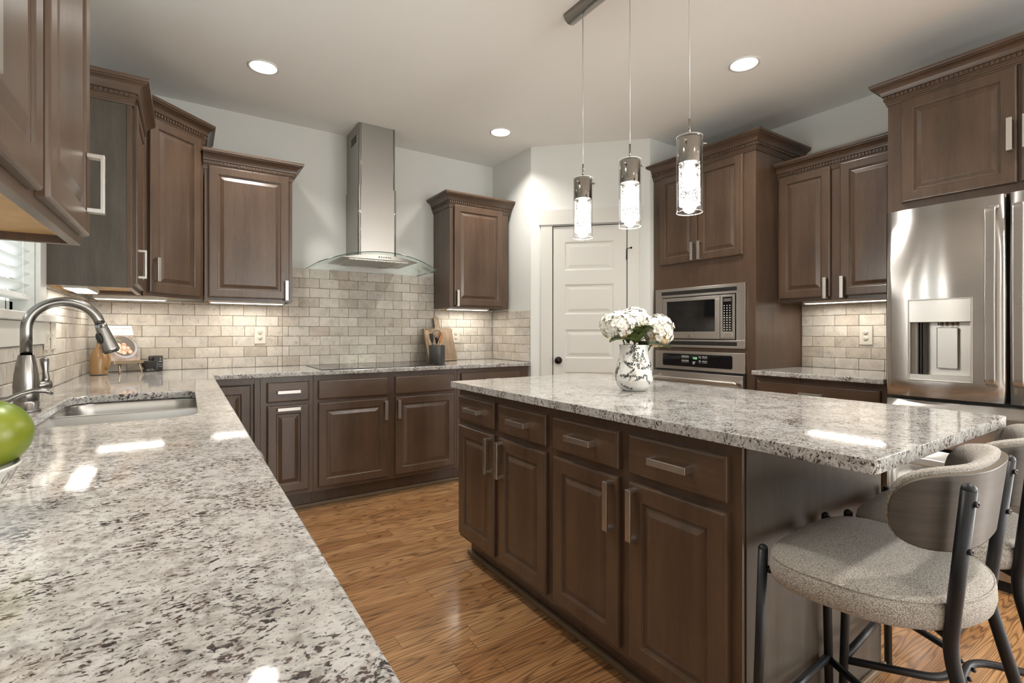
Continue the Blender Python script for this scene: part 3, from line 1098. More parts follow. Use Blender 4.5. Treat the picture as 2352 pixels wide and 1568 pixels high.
# steel body under the glass
b = MB()
bx0, bx1 = -.312, .262
rows = []
for i in range(25):
    x = -.30 + .575 * i / 24
    zt = gz(x) - .0075
    zz = 1.703
    f = -.475 + .02 * (abs(x + .012) / .29) ** 2
    zt = max(zz + .001, 1.7385 - .036 * (abs(x + .012) / .288) ** 2)
    rows.append([(x, f, zt), (x, -.03, zt), (x, -.03, zz), (x, f, zz)])
b.loft(rows, None, True, True, True, False)
b.build('hood_body', hd, M['steelh'])
b = MB()
b.box(-.24, .21, -.42, -.08, 1.699, 1.7028, M['steel'])
for k in range(14):
    b.box(-.22 + .03 * k, -.205 + .03 * k, -.40, -.10, 1.6975, 1.699, M['sink'])
b.build('grease_filter', hd)
for xx in (-.17, .15):
    b = MB(); b.lathe([(.001, 1.694), (.03, 1.694), (.034, 1.699)], M['nickel'], 20, Matrix.Translation((xx, -.055, 0)), False, False)
    b.build('hood_lamp', hd)
for k in range(6):
    b = MB(); b.lathe([(.001, 0), (.0052, 0), (.0052, .003), (.001, .0035)], M['slot'] if k == 0 else M['chrome'], 12, Matrix.Translation((-.036 + .017 * k, -.4745, 1.7195)) @ Matrix.Rotation(R(90), 4, 'X'), False, True)
    b.build('control_button', hd)

# cooktop
ck = thing('cooktop', 'black glass electric cooktop set in the back worktop', 'cooktop', (1.21, 3.69, .9142))
b = MB(); b.loft([rrect(0, 0, .914, .53, .012, 0), rrect(0, 0, .914, .53, .012, .004)], None, True, True, True, False)
b.build('glass_top', ck, M['blackglass'], .001)
b = MB()
for (x, y, r) in ((-.29, .1, .09), (-.29, -.13, .075), (.29, .1, .075), (.29, -.13, .11), (0, .02, .12)):
    b.tube([(x + r * math.cos(2 * PI * k / 32), y + r * math.sin(2 * PI * k / 32), .0041) for k in range(32)], .0006, n=4, closed=True)
b.build('burner_ring', ck, M['platedark'])

# ------------------------------------------------------------------ sink and tap
sk = thing('kitchen_sink', 'undermount double bowl steel sink cut into the left worktop', 'sink', ((SX0 + SX1) / 2, (SY0 + SY1) / 2, .70))
sw, sh = SX1 - SX0, SY1 - SY0
b = MB()
b.loft([rrect(0, 0, sw + .05, sh + .05, .09, .1835), rrect(0, 0, sw + .012, sh + .012, .08, .1835), rrect(0, 0, sw + .006, sh + .006, .078, .176), rrect(0, 0, sw, sh, .075, .150)], None, True, False, False, True)
yd = .063
for (y0, y1) in ((-sh / 2, yd - .012), (yd + .012, sh / 2)):
    cy, hh = (y0 + y1) / 2, y1 - y0
    b.loft([rrect(0, cy, sw, hh, .075, .150), rrect(0, cy, sw - .01, hh - .01, .075, .10), rrect(0, cy, sw - .03, hh - .03, .07, .012), rrect(0, cy, sw - .08, hh - .08, .06, .0)], None, True, False, True, True)
b.build('basin', sk, M['sink'])
b = MB(); b.loft([rrect(0, yd, sw + .01, .034, .002, .146), rrect(0, yd, sw + .01, .024, .002, .180)], None, True, True, True, False)
b.build('divider', sk, M['sink'], .002)
for (y0, y1) in ((-sh / 2, yd - .012), (yd + .012, sh / 2)):
    b = MB(); b.lathe([(.001, .002), (.04, .002), (.045, .001)], None, 24, Matrix.Translation((0, (y0 + y1) / 2, 0)), False, False)
    b.build('drain', sk, M['chrome'])

fc = thing('kitchen_faucet', 'tall gooseneck brushed nickel pull-down faucet behind the sink', 'faucet', (-.424, 2.155, .914))
b = MB()
b.lathe([(.001, 0), (.036, 0), (.036, .006), (.031, .010), (.033, .028), (.0295, .032), (.031, .036), (.031, .052), (.0315, .080), (.0295, .115), (.025, .150), (.019, .180)], None, 32, None, False, False)
b.build('body', fc, M['faucet'])
# neck: the arc leans over the sink
dirn = Vector((.985, .17, 0)).normalized()
ap = [Vector((0, 0, .178)), Vector((0, 0, .250))]
cr = .091
cz = .262
for k in range(0, 25):
    a = R(180 - 166 * k / 24)
    ap.append(dirn * (cr + cr * math.cos(a)) + Vector((0, 0, cz + cr * math.sin(a))))
b = MB(); b.tube(ap, .0150, None, 20)
b.build('gooseneck', fc, M['faucet'])
end = ap[-1]
tdir = (ap[-1] - ap[-2]).normalized()
q = tdir.to_track_quat('Z', 'Y').to_matrix().to_4x4()
T = Matrix.Translation(end) @ q
b = MB(); b.lathe([(.001, 0), (.0145, 0), (.0145, .003), (.001, .003)], None, 24, T, False, False)
b.build('collar', fc, M['slot'])
b = MB(); b.lathe([(.001, .003), (.0165, .003), (.0175, .02), (.0255, .093), (.026, .100), (.023, .103), (.001, .102)], None, 28, T, False, False)
b.build('spray_head', fc, M['faucet'])
b = MB(); b.lathe([(.001, .1025), (.021, .1025), (.020, .1065), (.001, .1065)], None, 20, T, False, False)
b.build('spray_nozzle', fc, M['slot'])
b = MB(); b.sphere((0, 0, 0), 1.0, None, 10, (.004, .011, .019), T @ Matrix.Translation((.0235 * -.65, -.019, .05)) @ Matrix.Rotation(R(52), 4, 'Z'))
b.build('spray_button', fc, M['slot'])
b = MB()
b.tube([(.010, .012, .078), (.040, .048, .080), (.042, .051, .080)], .016, None, 14)
b.tube([(.036, .042, .085), (.038, .046, .100), (.036, .049, .125), (.034, .052, .150), (.033, .054, .163), (.033, .054, .170)], .01, None, 14, radii=[.012, .010, .008, .011, .012, .006])
b.build('lever', fc, M['faucet'])
sp_ = thing('soap_dispenser', 'brushed nickel soap pump beside the faucet, half behind the green fruit', 'soap dispenser', (-.425, 1.90, .914))
b = MB(); b.lathe([(.001, 0), (.026, 0), (.026, .005), (.018, .012), (.016, .04), (.013, .05), (.011, .062), (.001, .064)], None, 24, None, False, False)
b.build('pump_body', sp_, M['faucet'])
b = MB()
b.tube([(-.035, 0, .064), (-.01, .0, .064), (.015, .002, .066), (.04, .006, .080), (.065, .011, .087), (.088, .016, .084), (.103, .018, .074)], .007, None, 12, radii=[.004, .009, .009, .007, .0065, .006, .004])
b.build('spout', sp_, M['faucet'])

# ------------------------------------------------------------------ outlets and switches
def outlet(label, loc, rz, kind='outlet'):
    t = thing('wall_outlet' if kind == 'outlet' else 'light_switch', label, 'outlet' if kind == 'outlet' else 'light switch', loc, rz)
    b = MB()
    b.loft([rect_loop(.078, .124, i, y) for i, y in ((0, 0), (0, -.003), (.003, -.006))], None, True, True, True, False)
    b.build('cover_plate', t, M['plate'], .0005, loc=(-.039, 0, -.062))
    if kind == 'outlet':
        for zz in (-.02, .02):
            s = MB()
            s.lathe([(.001, 0), (.0165, 0), (.0165, .0015), (.001, .0016)], M['plate'], 24, Matrix.Translation((0, -.006, zz)) @ Matrix.Rotation(R(90), 4, 'X'), False, True)
            for xx in (-.006, .006):
                s.box(xx - .0012, xx + .0012, -.0082, -.0076, zz - .001, zz + .008, M['slot'])
            s.box(-.002, .002, -.0082, -.0076, zz - .010, zz - .006, M['slot'])
            s.build('socket', t)
    else:
        s = MB(); s.box(-.006, .006, -.0075, -.006, -.013, .013)
        s.build('switch_slot', t, M['plate'])
        if kind == 'toggle':
            s = MB(); s.box(-.004, .004, -.024, -.006, -.001, .008)
            s.build('toggle', t, M['plate'], .001)
        for zz in (-.045, .045):
            s = MB(); s.lathe([(.001, 0), (.003, 0), (.003, .001)], None, 8, Matrix.Translation((0, -.006, zz)) @ Matrix.Rotation(R(90), 4, 'X'), False, True)
            s.build('screw', t, M['nickel'])
    return t


outlet('ivory duplex outlet on the back wall left of the cooktop', (.450, YB - .0105, 1.144), 0)
outlet('ivory duplex outlet half hidden behind the wooden cutting board', (2.046, YB - .0105, 1.134), 0)
outlet('ivory duplex outlet beside the refrigerator', (XR - .0105, 1.438, 1.144), R(-90))
outlet('ivory toggle switch next to the window apron', (XL + .0105, 2.905, 1.150), R(90), 'toggle')
outlet('ivory rocker switch plate on the right of the toggle switch', (XL + .0105, 3.035, 1.150), R(90), 'rocker')

# ------------------------------------------------------------------ refrigerator
fg = thing('refrigerator', 'stainless french door refrigerator with ice and water dispenser', 'refrigerator', (3.05, 1.068, 0), R(-90))
FWD = .906
FH = 1.786
b = MB(); b.box(.004, FWD - .004, .055, .73, .03, FH - .02)
b.build('cabinet_body', fg, M['crock'])
b = MB(); b.box(.02, FWD - .02, .02, .07, 0, .055)
b.build('kick_grille', fg, M['black'])


def bow(x, x0, x1, amt):
    t = (x - (x0 + x1) / 2) / ((x1 - x0) / 2)
    return -amt * (1 - t * t)


def steeldoor(name, x0, x1, z0, z1, amt=.010, rec=None, X0=None, X1=None):
    X0 = x0 if X0 is None else X0
    X1 = x1 if X1 is None else X1
    xsn = [x0 + (x1 - x0) * i / 16 for i in range(17)]
    zsn = [z0, z1]
    if rec:
        xsn = sorted(set([q for q in xsn if not (rec[0] - .01 < q < rec[0] + .01 or rec[1] - .01 < q < rec[1] + .01)] + [rec[0], rec[1]]))
        zsn = [z0, rec[2], rec[3], z1]
    b = MB()
    e = .008

    def yy(x):
        v = bow(x, X0, X1, amt)
        d0 = min(x - x0, x1 - x)
        return v + (e * (1 - min(d0, e) / e) if d0 < e else 0)
    xsn = sorted(set(xsn + [x0 + .002, x0 + e, x1 - e, x1 - .002]))
    for i in range(len(xsn) - 1):
        for j in range(len(zsn) - 1):
            a, c = xsn[i], xsn[i + 1]
            if rec and a >= rec[0] - 1e-6 and c <= rec[1] + 1e-6 and j == 1:
                continue
            b.add([(a, yy(a), zsn[j]), (c, yy(c), zsn[j]), (c, yy(c), zsn[j + 1]), (a, yy(a), zsn[j + 1])], [(0, 1, 2, 3)], None, True)
    # sides, top, bottom, back
    for zq in (z0, z1):
        b.add([(q, yy(q), zq) for q in xsn] + [(q, .05, zq) for q in xsn], [(i, i + 1, len(xsn) + i + 1, len(xsn) + i) for i in range(len(xsn) - 1)])
    for xq in (x0, x1):
        b.add([(xq, yy(xq), z0), (xq, yy(xq), z1), (xq, .05, z1), (xq, .05, z0)], [(0, 1, 2, 3)])
    b.add([(x0, .05, z0), (x1, .05, z0), (x1, .05, z1), (x0, .05, z1)], [(0, 1, 2, 3)])
    me = b.build(name, fg, M['steelv'], recalc=False)
    bm = bmesh.new(); bm.from_mesh(me.data)
    bmesh.ops.remove_doubles(bm, verts=bm.verts, dist=.00005)
    bmesh.ops.recalc_face_normals(bm, faces=bm.faces)
    bm.to_mesh(me.data); bm.free()
    return me


D0, D1 = .0, .4530
rec = (.098, .345, .928, 1.330)
ld = steeldoor('door', 0, .4530, .846, FH, .020, rec)
rd = steeldoor('door', .4615, FWD, .846, FH, .020)
fd1 = steeldoor('freezer_drawer', 0, FWD, .606, .828, .020)
fd2 = steeldoor('freezer_drawer', 0, FWD, .060, .590, .020)
# dispenser set in the left door
yb = bow(rec[0], 0, .453, .020)
b = MB()
fw_ = .006
x0, x1, z0, z1 = rec
b.box(x0, x1, yb - .006, yb + .01, z0, z0 + fw_); b.box(x0, x1, yb - .006, yb + .01, z1 - fw_, z1)
b.box(x0, x0 + fw_, yb - .006, yb + .01, z0, z1); b.box(x1 - fw_, x1, yb - .006, yb + .01, z0, z1)
b.build('dispenser_frame', ld, M['steel'], .002)
box1('control_panel', (x0 + fw_, x1 - fw_, yb - .004, .046, 1.216, z1 - fw_), M['steel'], ld, .001)
b = MB()
b.box(x0 + fw_, x1 - fw_, .040, .046, z0 + fw_, 1.215); b.box(x0 + fw_, x1 - fw_, yb, .040, z0 + fw_, z0 + .03)
b.box(x0 + fw_, x0 + fw_ + .004, yb, .04, z0 + .03, 1.215); b.box(x1 - fw_ - .004, x1 - fw_, yb, .04, z0 + .03, 1.215)
b.build('dispenser_recess', ld, M['steel'])
b = MB()
for k in range(3):
    b.box(x0 + .036 + .011 * k, x0 + .041 + .011 * k, .0, .038, z0 + .031, 1.214)
b.build('recess_trim', ld, M['slot'])
box1('dispenser_paddle', (x0 + .105, x0 + .185, .018, .030, .99, 1.19), M['steel'], ld, .004)
b = MB()
for k in range(4):
    b.lathe([(.001, 1.200), (.005, 1.200), (.006, 1.2155)], None, 10, Matrix.Translation((x0 + .115 + .02 * k, .02, 0)), False, False)
b.build('nozzle', ld, M['chrome'])


def fhandle(par, pts, r=.011, sx=1.0):
    b = MB()
    # broad flat grip bar
    P2 = fillet(pts, .02, 5)
    loops = []
    for i, p in enumerate(P2):
        t = (P2[min(i + 1, len(P2) - 1)] - P2[max(i - 1, 0)]).normalized()
        side = Vector((1, 0, 0)) if abs(t.z) > .3 or abs(t.y) > .9 and par in (ld, rd) else Vector((0, 0, 1))
        n = t.cross(side).normalized()
        loops.append([p + side * a * .019 + n * c * .0065 for a, c in ((-1, -.6), (-.8, -1), (.8, -1), (1, -.6), (1, .6), (.8, 1), (-.8, 1), (-1, .6))])
    b.loft(loops, None, True, True, True, False)
    return b.build('handle', par, M['steelv'], .002)


for par, hx_ in ((ld, .412), (rd, .502)):
    fhandle(par, [(hx_, .0, .925), (hx_, -.055, .94), (hx_, -.062, 1.32), (hx_, -.055, 1.72), (hx_, .0, 1.735)])
for par, hz in ((fd1, .770), (fd2, .535)):
    fhandle(par, [(.06, .0, hz), (.08, -.055, hz), (.45, -.062, hz), (.83, -.055, hz), (.85, .0, hz)])

# ------------------------------------------------------------------ microwave and oven
mw = thing('microwave_oven', 'built-in stainless microwave with trim frame and dark window', 'microwave', (OX - .0008, OY - .038, 1.053), R(-90))
mwW, mwH = .765, .453
b = MB()
b.box(0, mwW, -.022, 0, 0, .103 - .045); b.box(0, mwW, -.022, 0, .385, mwH); b.box(0, .065, -.022, 0, .058, .385); b.box(.70, mwW, -.022, 0, .058, .385)
b.build('trim_frame', mw, M['steel'], .0015)
for z0 in (.018, .403):
    b = MB()
    b.box(.06, .705, -.0225, -.0205, z0, z0 + .028, M['black'])
    for k in (.008, .018):
        b.box(.062, .703, -.0245, -.0225, z0 + k, z0 + k + .0025, M['crock'])
    b.build('vent_grille', mw)
box1('gap', (.066, .699, -.012, -.001, .0585, .3845), M['black'], mw)
b = MB()
b.box(.072, .575, -.026, -.0125, .066, .118); b.box(.072, .575, -.026, -.0125, .352, .378); b.box(.072, .112, -.026, -.0125, .118, .352); b.box(.537, .575, -.026, -.0125, .118, .352)
dr = b.build('door', mw, M['steel'], .001)
box1('window', (.1125, .5365, -.0235, -.0130, .1185, .3515), M['blackglass'], dr)
b = MB(); b.box(.305, .345, -.0285, -.0263, .078, .100); b.build('badge', dr, M['chrome'], .0008)
cpn = box1('control_panel', (.579, .690, -.026, -.0125, .066, .378), M['steel'], mw, .001)
box1('keypad', (.600, .672, -.0275, -.0262, .120, .362), M['blackglass'], cpn)
b = MB()
for r_ in range(11):
    for c_ in range(3):
        b.box(.608 + .022 * c_, .616 + .022 * c_, -.0281, -.0276, .128 + .017 * r_, .134 + .017 * r_)
b.build('key_print', cpn, M['mark'])
box1('display', (.606, .666, -.0281, -.0276, .330, .352), M['platedark'], cpn)
b = MB(); b.loft([[(.597 + .078 * a, y, .074 + .038 * c) for a, c in ((0, .2), (.1, 0), (.9, 0), (1, .2), (1, .8), (.9, 1), (.1, 1), (0, .8))] for y in (-.0262, -.029)], None, True, True, True, False)
b.build('door_button', cpn, M['nickel'], .001)

ov = thing('wall_oven', 'built-in stainless wall oven with black control strip below the microwave', 'oven', (OX - .0008, OY - .038, .30), R(-90))
b = MB(); b.box(0, mwW, -.024, 0, .583, .722)
b.build('control_fascia', ov, M['steel'], .002)
b = MB()
x0, x1, z0, z1, c = .075, .672, .608, .702, .008
b.loft([[(x0 + c, y, z0), (x1 - c, y, z0), (x1, y, z0 + c), (x1, y, z1 - c), (x1 - c, y, z1), (x0 + c, y, z1), (x0, y, z1 - c), (x0, y, z0 + c)] for y in (-.0242, -.0262)], None, True, True, True, False)
cs = b.build('control_glass', ov, M['blackglass'])
b = MB()
for cx in (.255, .277, .299, .405, .435, .457):
    for cz_ in (.640, .672):
        w_ = .018
        b.box(cx, cx + w_, -.0266, -.0263, cz_, cz_ + .0012); b.box(cx, cx + w_, -.0266, -.0263, cz_ + .016, cz_ + .0172)
        b.box(cx, cx + .001, -.0266, -.0263, cz_, cz_ + .017); b.box(cx + w_ - .001, cx + w_, -.0266, -.0263, cz_, cz_ + .017)
        b.box(cx + .004, cx + w_ - .004, -.0266, -.0263, cz_ + .010, cz_ + .0135)
for k in range(3):
    b.box(.352, .368 + .004 * k, -.0266, -.0263, .628 + .008 * k, .631 + .008 * k)
b.build('button_print', cs, M['mark'])
text('7:03', .022, M['clock'], cs, 'clock_digits', (.372, -.0266, .672), (R(90), 0, 0))
text('FRIGIDAIRE', .0105, M['darkprint'], ov, 'maker_name', (.385, -.0246, .595), (R(90), 0, 0))
b = MB(); b.box(.002, mwW - .002, -.012, 0, 0, .582)
b.build('gap', ov, M['black'])
od = box1('door', (-.004, mwW - .006, -.040, -.0125, .01, .566), M['steel'], ov, .003)
box1('window', (.12, .64, -.0415, -.0402, .10, .40), M['blackglass'], od, .001)
b = MB()
hp = fillet([(.028, -.040, .515), (.030, -.085, .517), (.20, -.097, .517), (.56, -.097, .517), (.728, -.085, .517), (.730, -.040, .515)], .03, 6)
b.tube(hp, .0125, None, 16)
b.build('handle', od, M['steel'])

# ------------------------------------------------------------------ lights
def can(label, x, y, seen=True):
    t = thing('recessed_downlight', label, 'ceiling light', (x, y, H))
    b = MB(); b.lathe([(.082, -.0005), (.086, -.004), (.078, -.006), (.072, -.002)], None, 40, None, False, False)
    b.build('trim_ring', t, M['white'])
    b = MB(); b.lathe([(.001, -.003), (.0725, -.003), (.0725, -.0005)], None, 40, None, False, False)
    b.build('lens', t, M['lens'])
    area('lamp', (0, 0, -.008), (0, 0, 0), .13, .13, CAN_W, CAN_C, t, 'DISK', 125)
    return t


can('round recessed ceiling light above the left wall cabinets', .382, 3.257)
can('round recessed ceiling light in front of the pantry corner', 2.066, 3.285)
can('round recessed ceiling light nearest the oven cabinet', 2.735, 1.66)
for x, y in ((.38, 1.66), (1.55, -.2), (2.75, -.15), (2.75, -2.2), (.6, -2.2)):
    can('round recessed ceiling light out of the picture', x, y)['group'] = 'ceiling lights behind the camera'

cn = thing('pendant_canopy', 'long chrome ceiling bar carrying the three pendants', 'light fixture', (1.60, 1.494, H))
b = MB()
prof = [(.040, 0), (.040, -.012), (.032, -.028), (.016, -.038), (0, -.041), (-.016, -.038), (-.032, -.028), (-.040, -.012), (-.040, 0)]
b.loft([[(x, y, z) for x, z in prof] for y in (-.40, .40)], None, True, True, True, True)
b.build('ceiling_bar', cn, M['chrome'])


def pendant(label, y):
    t = thing('glass_pendant', label, 'pendant light', (1.60, y, 1.622), 0, 'glass pendants over the island')
    b = MB(); b.lathe([(.0475, 0), (.0475, .288)], None, 40, None, False, False)
    b.build('glass_cylinder', t, M['glass'])
    for zz in (0.0005, .2875):
        b = MB()
        b.tube([(.0473 * math.cos(2 * PI * k / 40), .0473 * math.sin(2 * PI * k / 40), zz) for k in range(40)], .0013, None, 6, closed=True)
        b.build('glass_rim', t, M['glassrim'])
    b = MB(); b.lathe([(.0435, .186), (.0435, .284), (.041, .287), (.001, .2875)], None, 40, None, False, False)
    b.lathe([(.001, .1865), (.0425, .1865)], None, 40, None, False, False)
    b.build('chrome_cap', t, M['chrome'])
    b = MB(); b.lathe([(.0385, .028), (.0385, .185)], None, 36, None, False, False)
    b.build('bubble_glass', t, M['crackle'])
    b = MB(); b.lathe([(.001, .088), (.016, .091), (.024, .105), (.026, .130), (.023, .165), (.016, .186)], None, 20, None, False, False)
    b.build('bulb', t, M['bulb'])
    b = MB(); b.tube([(0, 0, .2878), (0, 0, .357)], .0045, None, 10)
    b.build('stem', t, M['chrome'])
    b = MB(); b.tube([(0, 0, .3572), (0, 0, H - 1.622 - .040)], .0023, None, 8)
    b.build('cord', t, M['cord'])
    for a in (200, 80, 320):
        dx, dy = math.cos(R(a)), math.sin(R(a))
        b = MB(); b.tube([(dx * .044, dy * .044, .262), (dx * .063, dy * .063, .262)], .0022, None, 8)
        b.sphere((dx * .051, dy * .051, .262), .0055, None, 8)
        b.build('pin', t, M['chrome'])
    l = D.lights.new('lamp', 'POINT'); l.energy = PEND_W; l.color = (1, .95, .88); l.shadow_soft_size = .03
    o = D.objects.new('lamp', l); COL.objects.link(o); o.parent = t; o.location = (0, 0, .045)
    return t


M['glassrim'] = plain('polished_glass_rim', (0.75, 0.77, 0.77), 0.05)
M['cord'] = plain('clear_cord', (0.62, 0.62, 0.61), 0.3, metal=0.4)
pendant('glass cylinder pendant farthest from the camera, hanging lowest in the picture', 1.797)
pendant('glass cylinder pendant in the middle of the three', 1.494)
pendant('glass cylinder pendant nearest the camera, largest in the picture', 1.192)


def strip(label, cx, cy, L, wd, rz):
    t = thing('under_cabinet_light', label, 'under cabinet light', (cx, cy, UZ0 - .008), rz, 'slim lights under the wall cabinets')
    box1('housing', (-L / 2, L / 2, -wd / 2, wd / 2, .002, .0255), M['white'], t, .002)
    box1('lens', (-L / 2 + .012, L / 2 - .012, -wd / 2 + .006, wd / 2 - .006, -.001, .0018), M['ledlens'], t)
    area('lamp', (0, 0, -.004), (0, 0, 0), L * .85, wd * .6, UC_W * L / .4, (1, .93, .83), t, 'RECTANGLE', 170)


strip('slim light under the left wall cabinet beside the window', -.42, 3.12, .36, .09, R(90))
strip('slim light under the diagonal corner cabinet', -.28, 3.80, .36, .07, 0)
strip('slim light under the wall cabinet left of the hood', .355, 3.86, .46, .07, 0)
strip('slim light under the wall cabinet right of the hood', 2.09, 3.88, .40, .07, 0)
strip('slim light under the two door cabinet left of the refrigerator', 3.63, 1.50, .50, .07, R(90))
strip('slim light under the nearest wall cabinet at the top left', -.33, .95, .50, .09, R(90))

# ------------------------------------------------------------------ bar stools
def se(t, e):
    c, s = math.cos(t), math.sin(t)
    return math.copysign(abs(c) ** (2 / e), c), math.copysign(abs(s) ** (2 / e), s)


def stool(label, loc, rz):
    t = thing('bar_stool', label, 'stool', loc, rz, 'upholstered counter stools')
    # seat cushion
    b = MB()
    NS = 48

    def lp(k, z, e=3.7):
        out = []
        for i in range(NS):
            a_ = 2 * PI * i / NS
            x, y = se(a_, 2.05 if a_ > PI else e)
            wx = .240 * (1 + .07 * y)
            out.append((x * wx * k - .020, y * .193 * k, z))
        return out
    b.loft([lp(.80, .578), lp(.94, .580), lp(.98, .588), lp(1.0, .606), lp(.995, .626), lp(.975, .637), lp(.955, .642), lp(.8, .649), lp(.5, .653), lp(.2, .654)], None, True, True, True, True)
    b.build('seat_cushion', t, M['fabric'])
    b = MB(); pts = [(x, y, z + .0005) for x, y, z in lp(.976, .637)]
    b.tube(pts, .0022, None, 6, closed=True)
    b.build('seat_piping', t, M['fabric'])
    tb = .0115
    # front legs
    for sx in (-1, 1):
        b = MB(); b.tube([(sx * .222, .204, 0), (sx * .200, .202, .35), (sx * .184, .200, .628)], tb, None, 14)
        b.sphere((sx * .184, .200, .628), tb, None, 8)
        b.tube([(sx * .184, .203, .580), (sx * .150, .17, .570), (sx * .12, .12, .569)], .009, None, 10)
        b.build('leg', t, M['blackmetal'])
    # rear legs run up as back posts
    for sx in (-1, 1):
        b = MB()
        b.tube(fillet([(sx * .195, -.285, 0), (sx * .163, -.150, .545), (sx * .168, -.157, .62), (sx * .182, -.182, .872)], .04, 6), .0125, None, 14)
        b.sphere((sx * .182, -.182, .872), .0125, None, 8)
        for zz, yy, xx in ((.848, -.1805, .1807), (.755, -.1715, .1755)):
            b.lathe([(.001, 0), (.006, 0), (.006, .004), (.002, .0045), (.002, .002)], None, 12, Matrix.Translation((sx * xx - .004, yy - .0112, zz)) @ Matrix.Rotation(R(-20), 4, 'Z') @ Matrix.Rotation(R(90), 4, 'X'), False, True)
        b.build('leg', t, M['blackmetal'])
    b = MB()
    b.tube([(-.15, -.148, .566), (.15, -.148, .566)], .009, None, 10)
    b.tube([(-.15, -.148, .566), (.17, .18, .568)], .009, None, 10)
    b.tube([(.15, -.148, .566), (-.17, .18, .568)], .009, None, 10)
    b.build('seat_frame', t, M['blackmetal'])
    b = MB(); b.tube([(-.207, .203, .205), (.207, .203, .205)], .0105, None, 12)
    b.build('stretcher', t, M['blackmetal'])
    # two bent tubes bolted back to back
    b = MB()
    b.tube(fillet([(-.207, .203, .200), (-.085, -.006, .200), (.085, -.006, .200), (.207, .203, .200)], .06, 7), .0105, None, 12)
    b.tube(fillet([(-.175, -.250, .200), (-.085, -.030, .200), (.085, -.030, .200), (.175, -.250, .200)], .06, 7), .0105, None, 12)
    for xx in (-.03, .03):
        b.sphere((xx, -.018, .212), .006, None, 6)
        b.sphere((xx, -.044, .200), .0065, None, 6)
    b.build('footrest', t, M['blackmetal'])
    # curved back: veneer shell and pad
    NT_, NV = 40, 12
    RA, AM = .262, R(60)
    yc = .087

    def surf(u, v, rad, grow=0.0):
        # u,v in -1..1
        h = (.0785 + grow)
        e = 7
        hh = h * max(0.0, 1 - abs(u) ** e) ** (1 / 2.6)
        def cur(q):
            return Vector((  .240 * q * (1.22 - .22 * q * q), -.190 + .118 * abs(q) ** 2.7, 0))
        uu = u * (1 + grow * 1.5)
        c0, c1 = cur(uu - .01), cur(uu + .01)
        tn = (c1 - c0).normalized()
        nrm = Vector((-tn.y, tn.x, 0))
        c = cur(uu) + nrm * (.262 - rad)
        z = .815 + v * hh
        return Vector((c.x + .010, c.y - .115 * (z - .815), z))

    def sheet(r0, r1, grow, mat_out, mat_edge, name, bulge=0.0, dz=0.0):
        b = MB()
        us = [math.sin(PI / 2 * (2 * i / NT_ - 1)) * .9999 for i in range(NT_ + 1)]
        vs_ = [math.sin(PI / 2 * (2 * j / NV - 1)) for j in range(NV + 1)]
        for side, rad in ((0, r0), (1, r1)):
            pv = []
            for u in us:
                for v in vs_:
                    k = bulge * (1 - v ** 6) * (1 - abs(u) ** 8) if side else 0
                    p = surf(u, v, rad - k, grow)
                    p.z += dz
                    pv.append(p)
            n = NV + 1
            fs = [(i * n + j, i * n + j + 1, (i + 1) * n + j + 1, (i + 1) * n + j) for i in range(NT_) for j in range(NV)]
            b.add(pv, fs, mat_out, True)
            if side == 0: base0 = len(b.v) - len(pv)
            else: base1 = len(b.v) - len(pv)
        n = NV + 1
        ring = [(i, 0) for i in range(NT_ + 1)] + [(NT_, j) for j in range(1, NV + 1)] + [(i, NV) for i in range(NT_ - 1, -1, -1)] + [(0, j) for j in range(NV - 1, 0, -1)]
        mi = b.mat(mat_edge)
        for k in range(len(ring)):
            a, c = ring[k], ring[(k + 1) % len(ring)]
            b.f.append([base0 + a[0] * n + a[1], base0 + c[0] * n + c[1], base1 + c[0] * n + c[1], base1 + a[0] * n + a[1]])
            b.mi.append(mi); b.sm.append(mat_edge is mat_out); b.attr.append(.5)
        return b.build(name, t)
    sheet(.262, .250, 0.0, M['shellwood'], M['shelledge'], 'back_shell')
    sheet(.2495, .232, .006, M['fabric'], M['fabric'], 'back_pad', bulge=.026, dz=.003)
    return t


stool('nearer bar stool at the island end, fully in view with a grey fabric seat', (1.392, .487, 0), R(3))
stool('farther bar stool, cut by the right edge and behind the first stool', (1.845, .487, 0), R(5))

# ------------------------------------------------------------------ vase with hydrangeas
VX, VY = 1.628, 1.497
vs = thing('ceramic_vase', 'white vase with black leaf sprigs standing on the island', 'vase', (VX, VY, .914))
VP = [(.047, 0), (.053, .003), (.069, .018), (.0805, .045), (.0820, .068), (.076, .100), (.066, .135), (.0605, .165), (.0600, .185), (.063, .198)]


def vrad(z):
    for i in range(len(VP) - 1):
        if VP[i][1] <= z <= VP[i + 1][1]:
            t = (z - VP[i][1]) / (VP[i + 1][1] - VP[i][1])
            return VP[i][0] + t * (VP[i + 1][0] - VP[i][0])
    return .045


fine = [(.001, 0)] + [(vrad(k * .198 / 40) if k else .047, k * .198 / 40) for k in range(41)]
b = MB()
b.lathe(fine + [(.061, .1985), (.057, .185), (.057, .15)], M['ceramic'], 48, None, False, False)
vb = b
rg = random.Random(11)


def on_vase(a, z, off=.0006):
    r = vrad(z) + off
    return Vector((r * math.cos(a), r * math.sin(a), z))


